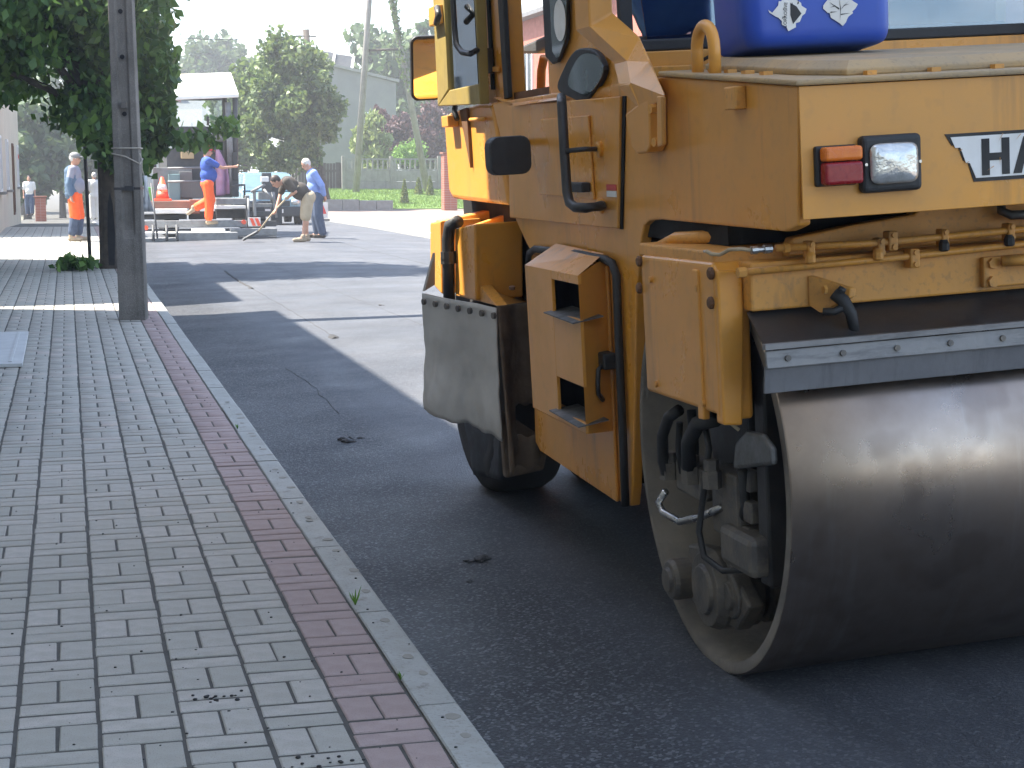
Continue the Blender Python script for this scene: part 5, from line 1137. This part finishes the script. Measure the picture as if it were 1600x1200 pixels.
# window frame and roof
def frame_rect(u0, v0, u1, v1, Y, w, nm):
    t_ = MB()
    for (a, b, c, d) in ((u0,v0,u1,v0+w),(u0,v1-w,u1,v1),(u0,v0+w,u0+w,v1-w),(u1-w,v0+w,u1,v1-w)):
        p = WY(a, d, Y)-PO; q = WY(c, b, Y)-PO; t_.box((p.x,p.y,p.z),(q.x,p.y+.06,q.z))
    return t_.build(nm, 'paver_dark', PV, .01)
f1 = frame_rect(270,151,353,203,41.8,5,'window_frame'); f2 = frame_rect(232,151,273,203,41.85,4,'window_frame')
p = WY(275,198,41.83)-PO; q = WY(348,156,41.83)-PO; MB().box((p.x,p.y,p.z),(q.x,p.y+.01,q.z)).build('pane', 'far_pane', f1)
p = WY(236,198,41.88)-PO; q = WY(269,156,41.88)-PO; MB().box((p.x,p.y,p.z),(q.x,p.y+.01,q.z)).build('pane', 'far_pane', f2)
for (u, Y) in ((352,38.9),(368,38.7),(240,38.9)): a = pp_(u,240,Y); b = pp_(u-1,148,Y); MB().tube([a-Vector((0,0,.3)), b], .055, 8).build('roof_post', 'paver_dark', PV)
MB().tube([pp_(361,268,38.7), pp_(356,160,38.7)], .07, 10).build('exhaust', 'paver_grey', PV); pbox(364,238,371,282,38.6,.15,'black_metal','hydraulic_tank')
rl, rr2 = pp_(225,152,38.5), pp_(373,146,38.5); fl, fr2 = pp_(236,117,42.3), pp_(361,113,42.3)
MB().add([rl, rr2, fr2, fl, rl-Vector((0,0,.09)), rr2-Vector((0,0,.09)), fr2-Vector((0,0,.09)), fl-Vector((0,0,.09))], [(0,1,2,3),(7,6,5,4),(0,4,5,1),(1,5,6,2),(2,6,7,3),(3,7,4,0)]).build('roof', 'paver_white', PV, .02)
pbox(284,148,372,152,38.55,.06,'paver_dark','roof_rail'); MB().tube([pp_(240,119,42.0), pp_(352,116,42.0)], .03, 6).build('rolled_cover', 'paver_tan', PV)
# tracks
for x in (-1.05, .85): MB().prism([(x,2.0,.05),(x,5.6,.05),(x,5.8,.35),(x,5.6,.7),(x,2.0,.7),(x,1.8,.35)], (.32,0,0)).build('crawler_track', 'black_rubber', PV, .03)
# right hand linkage
for (u0, v0, u1, v1, Y, m_) in ((384,305,390,345,37.6,'paver_grey'),(396,296,400,338,37.5,'paver_grey'),(410,270,424,300,37.7,'paver_dark'),(424,280,440,352,37.8,'paver_dark'),(386,318,426,324,37.6,'paver_grey'),(404,300,430,312,37.7,'paver_grey'),(388,330,428,338,37.6,'paver_dark'),(408,276,420,284,37.4,'paver_white'),(402,345,432,354,37.5,'paver_dark')):
    pbox(u0,v0,u1,v1,Y,.14,m_,'linkage_bar')
for pa, pb in (((412,296),(434,318)),((426,300),(432,340)),((392,300),(414,288)),((388,310),(388,372))): MB().tube([pp_(*pa,37.5), pp_(*pb,37.4)], .028, 8).build('linkage_rod', 'paver_grey', PV)
MB().tube([pp_(361,308,38.2), pp_(360,256,38.2)], .03, 8).build('rail_post', 'paver_dark', PV); MB().tube([pp_(360,290,38.2), pp_(382,289,38.2), pp_(382,310,38.2)], .03, 8).build('side_rail', 'paver_dark', PV)
# things on the paver
pk = WY(340,304,38.4); pko = empty('pink_sheet', pk); tag(pko, 'unidentified pink and lilac shape, built as hanging cloth, at the back of the paver beside the worker in blue', 'cloth')  # shape of unclear kind, drawn as a hanging sheet
V = []; nu, nv = 14, 22; tl_, tr__, bl_, br_ = [WY(u, v, 38.4)-pk for u, v in ((336,244),(354,250),(339,306),(361,303))]
tip = WY(338,228,38.4)-pk
for j in range(nv+1):
    for i in range(nu+1):
        s, t_ = i/nu, j/nv; p = tl_.lerp(tr__, s).lerp(bl_.lerp(br_, s), t_); p = p+Vector((0,.06*math.sin(s*9+t_*2)+.05*mnoise.noise((s*5,t_*6,3)),0))
        if t_ < .22: p = p.lerp(tip, (1-t_/.22)*.85)
        V.append(p)
o = MB().add(V, [(j*(nu+1)+i, j*(nu+1)+i+1, (j+1)*(nu+1)+i+1, (j+1)*(nu+1)+i) for j in range(nv) for i in range(nu)], True).build('folds', 'pink_sheet', pko); m = o.modifiers.new('s','SOLIDIFY'); m.thickness = .02
c = WY(254,314,38.0); t = empty('traffic_cone', c); tag(t, 'orange traffic cone with a white band standing on the left walkway of the paver', 'traffic cone')
co = MB().lathe((0,0,0), (0,0,1), [(.05,.15),(.2,.115),(.2,.115),(.36,.075),(.36,.075),(.52,.03),(.52,.001)], 20).build('cone', 'cone_red', t)
MB().lathe((0,0,0), (0,0,1), [(.24,.109),(.24,.113),(.36,.081),(.36,.076)], 20).build('band', 'white_paint', co); MB().box((-.19,-.19,0),(.19,.19,.05)).build('foot', 'cone_red', t, .02)
c = WY(233,314,38.1); t = empty('green_bin', c); tag(t, 'small bright green plastic box on the left end of the paver walkway', 'box'); MB().loft([[(x,y,z) for x,y in rrect(w,w,.03)] for z, w in ((0,.14),(.27,.17))]).build('body','green_plastic',t); MB().box((-.095,-.095,.271),(.095,.095,.295)).build('lid','green_plastic',t,.01)

# ------------------------------------------------------------------ car behind the paver
cc0 = WZ(432,351,.1); CY = 48.0; cx0 = WY(428,340,CY).x
CR = empty('parked_car', (cx0, CY, road_z(cx0, CY))); tag(CR, 'pale blue car with a dark front facing the camera beside the paver', 'car')
def csec(w, z0, z1, y): return [(x, y, z) for x, z in ((-w*.94,z0),(w*.94,z0),(w,z0+(z1-z0)*.35),(w*.95,z1),(-w*.95,z1),(-w,z0+(z1-z0)*.35))]
MB().loft([csec(.74,.32,.72,0), csec(.82,.24,.80,.12), csec(.85,.22,.92,.9), csec(.86,.22,.95,1.5), csec(.86,.22,.96,3.6), csec(.80,.28,.9,4.0)]).build('body', 'car_blue', CR, .03)
cab = MB().loft([csec(.80,.93,.98,.85), csec(.70,.94,1.42,1.55), csec(.68,.94,1.47,2.2), csec(.70,.94,1.42,3.3), csec(.78,.93,.98,3.95)]).build('cabin', 'car_blue', CR, .03)
pm('windscreen_far', (.13,.21,.22), .08, 0, (.09,.15,.16), 3, .6, spec=.8)
MB().prism([(-.70,.93,1.02),(.70,.93,1.02),(.60,1.50,1.40),(-.60,1.50,1.40)], (0,-.012,.012)).build('windscreen', 'windscreen_far', cab)
MB().box((-.76,-.06,.24),(.76,.03,.52)).build('bumper', 'car_dark', CR, .03); MB().box((-.45,-.025,.53),(.45,.02,.68)).build('grille', 'car_dark', CR, .01)
for s in (-1,1): MB().sphere((s*.6,.02,.64), (.13,.07,.09)).build('headlight', 'lamp_glass', CR); MB().box((s*.86-.06*(s<0)-.0,.95,1.0),(s*.86+.14*s,1.03,1.14)).build('mirror', 'car_dark', CR, .02)
MB().box((-.26,-.075,.34),(.26,-.0605,.45)).build('number_plate', 'white_paint', CR)
for s in (-1,1):
    for y in (.75,3.1):
        w_ = MB().lathe((s*.86,y,.30), (-s,0,0), [(-.01,.17),(-.01,.30),(.18,.30),(.18,.1)], 24).build('wheel', 'tyre', CR); MB().lathe((s*.862,y,.30), (s,0,0), [(0,.18),(.02,.17),(.03,.05),(.03,.001)], 16).build('rim', 'grey_metal', w_)
# road works sign on its stand
sgp = WY(503,338,47.5); t = empty('roadworks_sign', (sgp.x, 47.5, .12)); tag(t, 'small white board with a red triangle standing on the right kerb behind the two men', 'sign')
MB().box((-.17,-.01,.08),(.17,.01,.52)).build('board', 'white_paint', t, .004); MB().prism([(-.13,-.014,.2),(.13,-.014,.2),(.04,-.014,.44)], (0,.003,0)).build('triangle', 'sign_red', t)
MB().box((-.2,-.15,0),(.2,.15,.07)).build('foot', 'paver_grey', t, .01)

# ================================================================== PEOPLE
def remesh(mb, name, mat, parent, vox=.012, it=4):
    o = mb.build(name, mat, parent); m = o.modifiers.new('r', 'REMESH'); m.mode = 'VOXEL'; m.voxel_size = vox; m.use_smooth_shade = True
    m2 = o.modifiers.new('s', 'SMOOTH'); m2.iterations = it; m2.factor = .5
    dg = bpy.context.evaluated_depsgraph_get(); me = bpy.data.meshes.new_from_object(o.evaluated_get(dg)); o.modifiers.clear(); o.data = me
    me.name = name; me.polygons.foreach_set('use_smooth', [True]*len(me.polygons)); return o
def V3(*a): return Vector(a)
def stand(**kw):
    J = dict(pel=V3(0,0,.95), wst=V3(.01,0,1.12), chs=V3(0,0,1.33), nck=V3(0,0,1.50), hd=V3(.025,0,1.645), face=V3(1,0,-.05),
             shL=V3(0,.185,1.44), elL=V3(-.02,.235,1.15), wrL=V3(.05,.24,.90), shR=V3(0,-.185,1.44), elR=V3(-.02,-.235,1.15), wrR=V3(.05,-.24,.90),
             hpL=V3(0,.09,.92), knL=V3(.02,.10,.50), anL=V3(-.02,.10,.09), hpR=V3(0,-.09,.92), knR=V3(.02,-.10,.50), anR=V3(-.02,-.10,.09), toeL=V3(.17,.11,.035), toeR=V3(.17,-.11,.035))
    J.update({k: Vector(v) for k, v in kw.items()}); return J
def head_matrix(face):
    f = Vector(face).normalized(); s = Vector((0,0,1)).cross(f).normalized(); u = f.cross(s); return Matrix((f, s, u)).transposed()
def hand(mb, el, wr, grip=None):
    d = (wr-el).normalized(); ref = Vector((0,0,1)) if abs(d.z) < .8 else Vector((1,0,0)); side = d.cross(ref).normalized(); nrm = side.cross(d)
    palm = wr+d*.075; mb.capsule(wr, palm, .026, .034)
    for k, (o, l) in enumerate(((-.030,.062),(-.010,.075),(.010,.072),(.029,.055))):
        a = palm+side*o; b = a+d*l*.55+nrm*.012; c = b+(d*.35+nrm*.9).normalized()*l*.5; mb.capsule(a, b, .0115, .0105, 7); mb.capsule(b, c, .0105, .009, 7)
    a = wr+d*.03-side*.03; b = a+d*.03-side*.03; mb.capsule(a, b, .0125, .0115, 7); mb.capsule(b, b+d*.03+nrm*.012, .0115, .0095, 7)
def person(label, loc, rz, J, top, sleeve, legs, leglen, shoe, hair=None, cap=None, belly=0, jacket=None, scale=1.0, group=None, socks=None, vox=.011):
    t = empty('person', loc, rz); t.scale = (scale,)*3; tag(t, label, 'person', group)
    b = MB(); M = head_matrix(J['face']); hd = J['hd']
    b.sphere(hd+M @ V3(0,0,.02), (.098,.077,.112), 18, 12, M); b.sphere(hd+M @ V3(.03,0,-.055), (.068,.058,.062), 14, 9, M); b.sphere(hd+M @ V3(.098,0,-.012), (.022,.015,.026), 8, 6, M)
    for s in (-1,1): b.sphere(hd+M @ V3(-.005,s*.08,-.005), (.02,.012,.032), 8, 6, M)
    b.capsule(J['chs']+(J['nck']-J['chs'])*.6, hd+M @ V3(-.02,0,-.05), .062, .055)
    def torso(mb, k):
        mb.sphere(J['chs'], (.125+k,.175+k,.19+k), 18, 12, TM); mb.sphere(J['wst']+TM @ V3(belly*.5,0,-.0), (.115+k+belly,.158+k+belly*.4,.17+k), 18, 12, TM); mb.sphere(J['pel'], (.125+k,.17+k,.14+k), 18, 12, TM)
        mb.capsule(J['shL'], J['shR'], .065+k, .065+k); mb.capsule(J['pel'], J['chs'], .11+k, .11+k)
    up_ = (J['chs']-J['pel']).normalized(); fx = V3(1,0,0)-up_*up_.x; fx = fx.normalized() if fx.length > .2 else V3(0,0,-1); TM = Matrix((fx, up_.cross(fx), up_)).transposed()
    torso(b, -.012)
    for S in 'LR':
        b.capsule(J['sh'+S], J['el'+S], .050, .040); b.capsule(J['el'+S], J['wr'+S], .040, .026); hand(b, J['el'+S], J['wr'+S])
        b.capsule(J['hp'+S], J['kn'+S], .082, .055); b.capsule(J['kn'+S], J['an'+S], .055, .036); b.sphere(J['kn'+S].lerp(J['an'+S], .28)-V3(.015,0,0), (.052,.05,.1), 10, 8)
        b.capsule(J['an'+S], J['toe'+S], .04, .03)
    body = remesh(b, 'body', 'skin', t, vox*.85, 3)
    for s in (-1,1): MB().sphere(hd+M @ V3(.088,s*.032,.012), (.012,.013,.009), 8, 6, M).build('eye', 'hair_dark', body)
    MB().sphere(hd+M @ V3(.088,0,-.058), (.008,.024,.006), 8, 6, M).build('mouth', 'red_lens', body)
    c = MB(); torso(c, .02); c.capsule(J['pel'], J['pel']+up_*.05, .14, .14)
    for S in 'LR':
        e = J['sh'+S].lerp(J['el'+S], min(sleeve, 1)); c.capsule(J['sh'+S], e, .082, .072)
        if sleeve > 1: c.capsule(J['el'+S], J['el'+S].lerp(J['wr'+S], sleeve-1), .066, .05)
    remesh(c, 'shirt', top, t, vox, 3)
    if jacket:
        c = MB()
        for S, sg in (('L',1),('R',-1)):
            c.capsule(J['sh'+S], J['el'+S], .078, .066); c.capsule(J['el'+S], J['el'+S].lerp(J['wr'+S], .85), .066, .052)
            for q in np.linspace(0, 1, 7):
                z_ = J['chs']+(J['pel']-J['chs'])*float(q)*1.15; c.sphere(z_+V3(-.045,sg*.13,.06), (.115+belly*.3,.075+belly*.3,.13), 12, 8)
        c.sphere(J['chs']+V3(-.085,0,0), (.08,.16,.2)); c.sphere(J['wst']+V3(-.08,0,-.05), (.085,.16,.2)); remesh(c, 'jacket', jacket, t, vox, 3)
    c = MB(); c.sphere(J['pel']-up_*.03, (.152,.20,.14), 18, 12, TM)
    for S in 'LR':
        h, k_, a = J['hp'+S], J['kn'+S], J['an'+S]; c.capsule(h, h.lerp(k_, min(leglen, 1)), .128, .115)
        if leglen > 1: c.capsule(k_, k_.lerp(a, leglen-1), .115, .095)
    remesh(c, 'trousers', legs, t, vox, 3)
    if socks:
        c = MB()
        for S in 'LR': c.capsule(J['kn'+S].lerp(J['an'+S], .1), J['kn'+S].lerp(J['an'+S], .75), .105, .09)
        remesh(c, 'knee_panels', socks, t, vox, 2)
    for S in 'LR':
        c = MB(); c.capsule(J['an'+S]+V3(0,0,.03), J['an'+S]-V3(0,0,.03), .055, .05); d = (J['toe'+S]-J['an'+S]); c.capsule(J['an'+S]+V3(-.03,0,-.04), J['toe'+S]+V3(0,0,.012), .047, .043); remesh(c, 'shoe', shoe, t, vox, 2)
    if hair:
        c = MB(); c.sphere(hd+M @ V3(-.016,0,.038), (.102,.085,.108), 18, 12, M); o = c.build('hair', hair, t); me = o.data; bm = bmesh.new(); bm.from_mesh(me)
        for v in bm.verts:
            l = M.inverted() @ (v.co-hd); 
            if l.x > .05 and l.z < .06: v.co -= M @ V3(.06,0,0)
        bm.to_mesh(me); bm.free()
    if cap:
        c = MB(); c.sphere(hd+M @ V3(-.005,0,.062), (.110,.092,.085), 18, 10, M); o = c.build('cap', cap, t)
        br = MB(); pts = [hd+M @ V3(.085+.085*math.cos(a), .085*math.sin(a), .060-.02*math.cos(a)) for a in np.linspace(-1.4, 1.4, 9)]; br.prism(pts+[hd+M @ V3(.06,.07,.062), hd+M @ V3(.06,-.07,.062)], M @ V3(0,0,.012)); br.build('peak', cap, o)
    return t
lm_ = WZ(119, 377, PZ)
person('man in grey cap, open denim jacket and orange work trousers standing on the left pavement', (lm_.x, lm_.y, PZ), R(-12),
       stand(knL=(.05,.11,.50), anL=(.02,.12,.09), toeL=(.21,.14,.035), anR=(-.07,-.11,.09), toeR=(.12,-.13,.035), elR=(-.06,-.26,1.16), wrR=(-.02,-.27,.91)), 'shirt_grey', .6, 'hi_vis', 1.15, 'shoe_tan', 'hair_grey', 'grey_cloth', .05, 'denim', 1.02, socks='jeans')
bw = WY(325, 351, 37.3)
person('worker in red cap, blue T-shirt and orange trousers climbing on the back of the paver', tuple(bw), R(8),
       stand(wrR=(.58,-.12,1.30), elR=(.30,-.20,1.28), wrL=(.10,.26,.92), knL=(.10,.12,.56), anL=(-.30,.12,.36), toeL=(-.42,.12,.24), knR=(.03,-.08,.50), anR=(0,-.07,.09), toeR=(.18,-.08,.04), face=(1,-.25,-.25)), 'shirt_blue', .62, 'hi_vis', 1.8, 'shoe_tan', 'hair_dark', 'red_cloth', .06, None, .95)
bm_p = WZ(477, 378, road_z(4.7, 35.3))
bend = stand(pel=(-.06,0,.92), wst=(.08,0,1.05), chs=(.28,0,1.17), nck=(.44,0,1.25), hd=(.57,0,1.22), face=(.75,0,-.8), shL=(.37,.18,1.23), shR=(.37,-.18,1.23), elR=(.47,-.20,.95), wrR=(.58,-.06,.66), elL=(.22,.26,1.02), wrL=(.32,.06,.92),
             hpL=(-.06,.09,.90), hpR=(-.06,-.09,.90), knL=(.0,.12,.49), anL=(.06,.15,.09), toeL=(.24,.17,.035), knR=(-.02,-.12,.49), anR=(-.06,-.14,.09), toeR=(.12,-.15,.035))
person('bearded man in dark brown T-shirt and beige shorts bending over a shovel', (bm_p.x, bm_p.y, road_z(bm_p.x, bm_p.y)), R(180), bend, 'shirt_brown', .75, 'shorts', .92, 'shoe_tan', 'hair_dark', None, .05, None, 1.0)
# shovel in his hands
sh = empty('shovel', (bm_p.x, bm_p.y, road_z(bm_p.x, bm_p.y)), R(180)); tag(sh, 'long-handled shovel held by the bending man, its blade on the asphalt', 'shovel')
MB().tube([(.14,.16,1.14),(.40,.02,.86),(.62,-.09,.62),(.95,-.24,.18)], .017, 10).build('handle', 'shorts', sh)
V = []; 
for j in range(6):
    for i in range(7):
        s, t_ = i/6-.5, j/5; w = .26*(1 if t_ < .7 else 1-.35*(t_-.7)/.3); V.append((.93+.30*t_, -.24+s*w-.06*t_, .19-.17*t_+.05*(2*s)**2))
o = MB().add(V, [(j*7+i, j*7+i+1, j*7+i+8, j*7+i+7) for j in range(5) for i in range(6)], True).build('blade', 'paver_dark', sh); m = o.modifiers.new('s','SOLIDIFY'); m.thickness = .008
gm = WZ(496, 372, road_z(5.2, 37)); 
person('grey-haired man in light blue shirt and jeans watching behind the bending man', (gm.x, gm.y, road_z(gm.x, gm.y)), R(180),
       stand(pel=(-.02,0,.95), chs=(.08,0,1.33), wst=(.04,0,1.12), nck=(.14,0,1.49), hd=(.22,0,1.61), face=(.85,.1,-.5), shL=(.08,.18,1.43), shR=(.08,-.18,1.43), elR=(-.08,-.24,1.16), wrR=(-.14,-.16,.92), elL=(-.08,.24,1.16), wrL=(-.15,.15,.93), anL=(-.10,.12,.09), toeL=(.08,.13,.035), knL=(-.01,.11,.5)), 'shirt_light_blue', 1.85, 'jeans', 1.9, 'shoe_dark', 'hair_grey', None, .03, None, .98)
fp_ = WY(47, 338, 76); 
person('distant pedestrian in a white top and dark trousers walking on the far left pavement', (fp_.x, 76, fp_.z), R(-90), stand(knL=(.10,.1,.52), anL=(.16,.1,.12), toeL=(.32,.1,.08)), 'white_cloth', .8, 'jeans', 1.9, 'shoe_dark', 'hair_dark', None, .02, None, .97, vox=.02)
fp_ = WY(149, 345, 62); 
person('distant pedestrian in pale clothes beyond the tree trunk', (fp_.x, 62, fp_.z), R(90), stand(), 'white_cloth', .9, 'white_cloth', 1.9, 'white_cloth', 'hair_grey', None, .0, None, .95, vox=.02)

# ------------------------------------------------------------------ haze
hzm = bpy.data.materials.new('haze'); hzm.use_nodes = True; N = hzm.node_tree.nodes; N.clear()
ou = N.new('ShaderNodeOutputMaterial'); pv = N.new('ShaderNodeVolumePrincipled'); pv.inputs['Color'].default_value = (.92,.95,1,1); pv.inputs['Density'].default_value = .0018; pv.inputs['Anisotropy'].default_value = .3
hzm.node_tree.links.new(pv.outputs[0], ou.inputs['Volume'])
hb = MB().box((-560,-320,-4), (680,1100,26)).build('haze', hzm); tag(hb, 'thin pale smoky air hanging over the far end of the street', 'haze', kind='stuff')
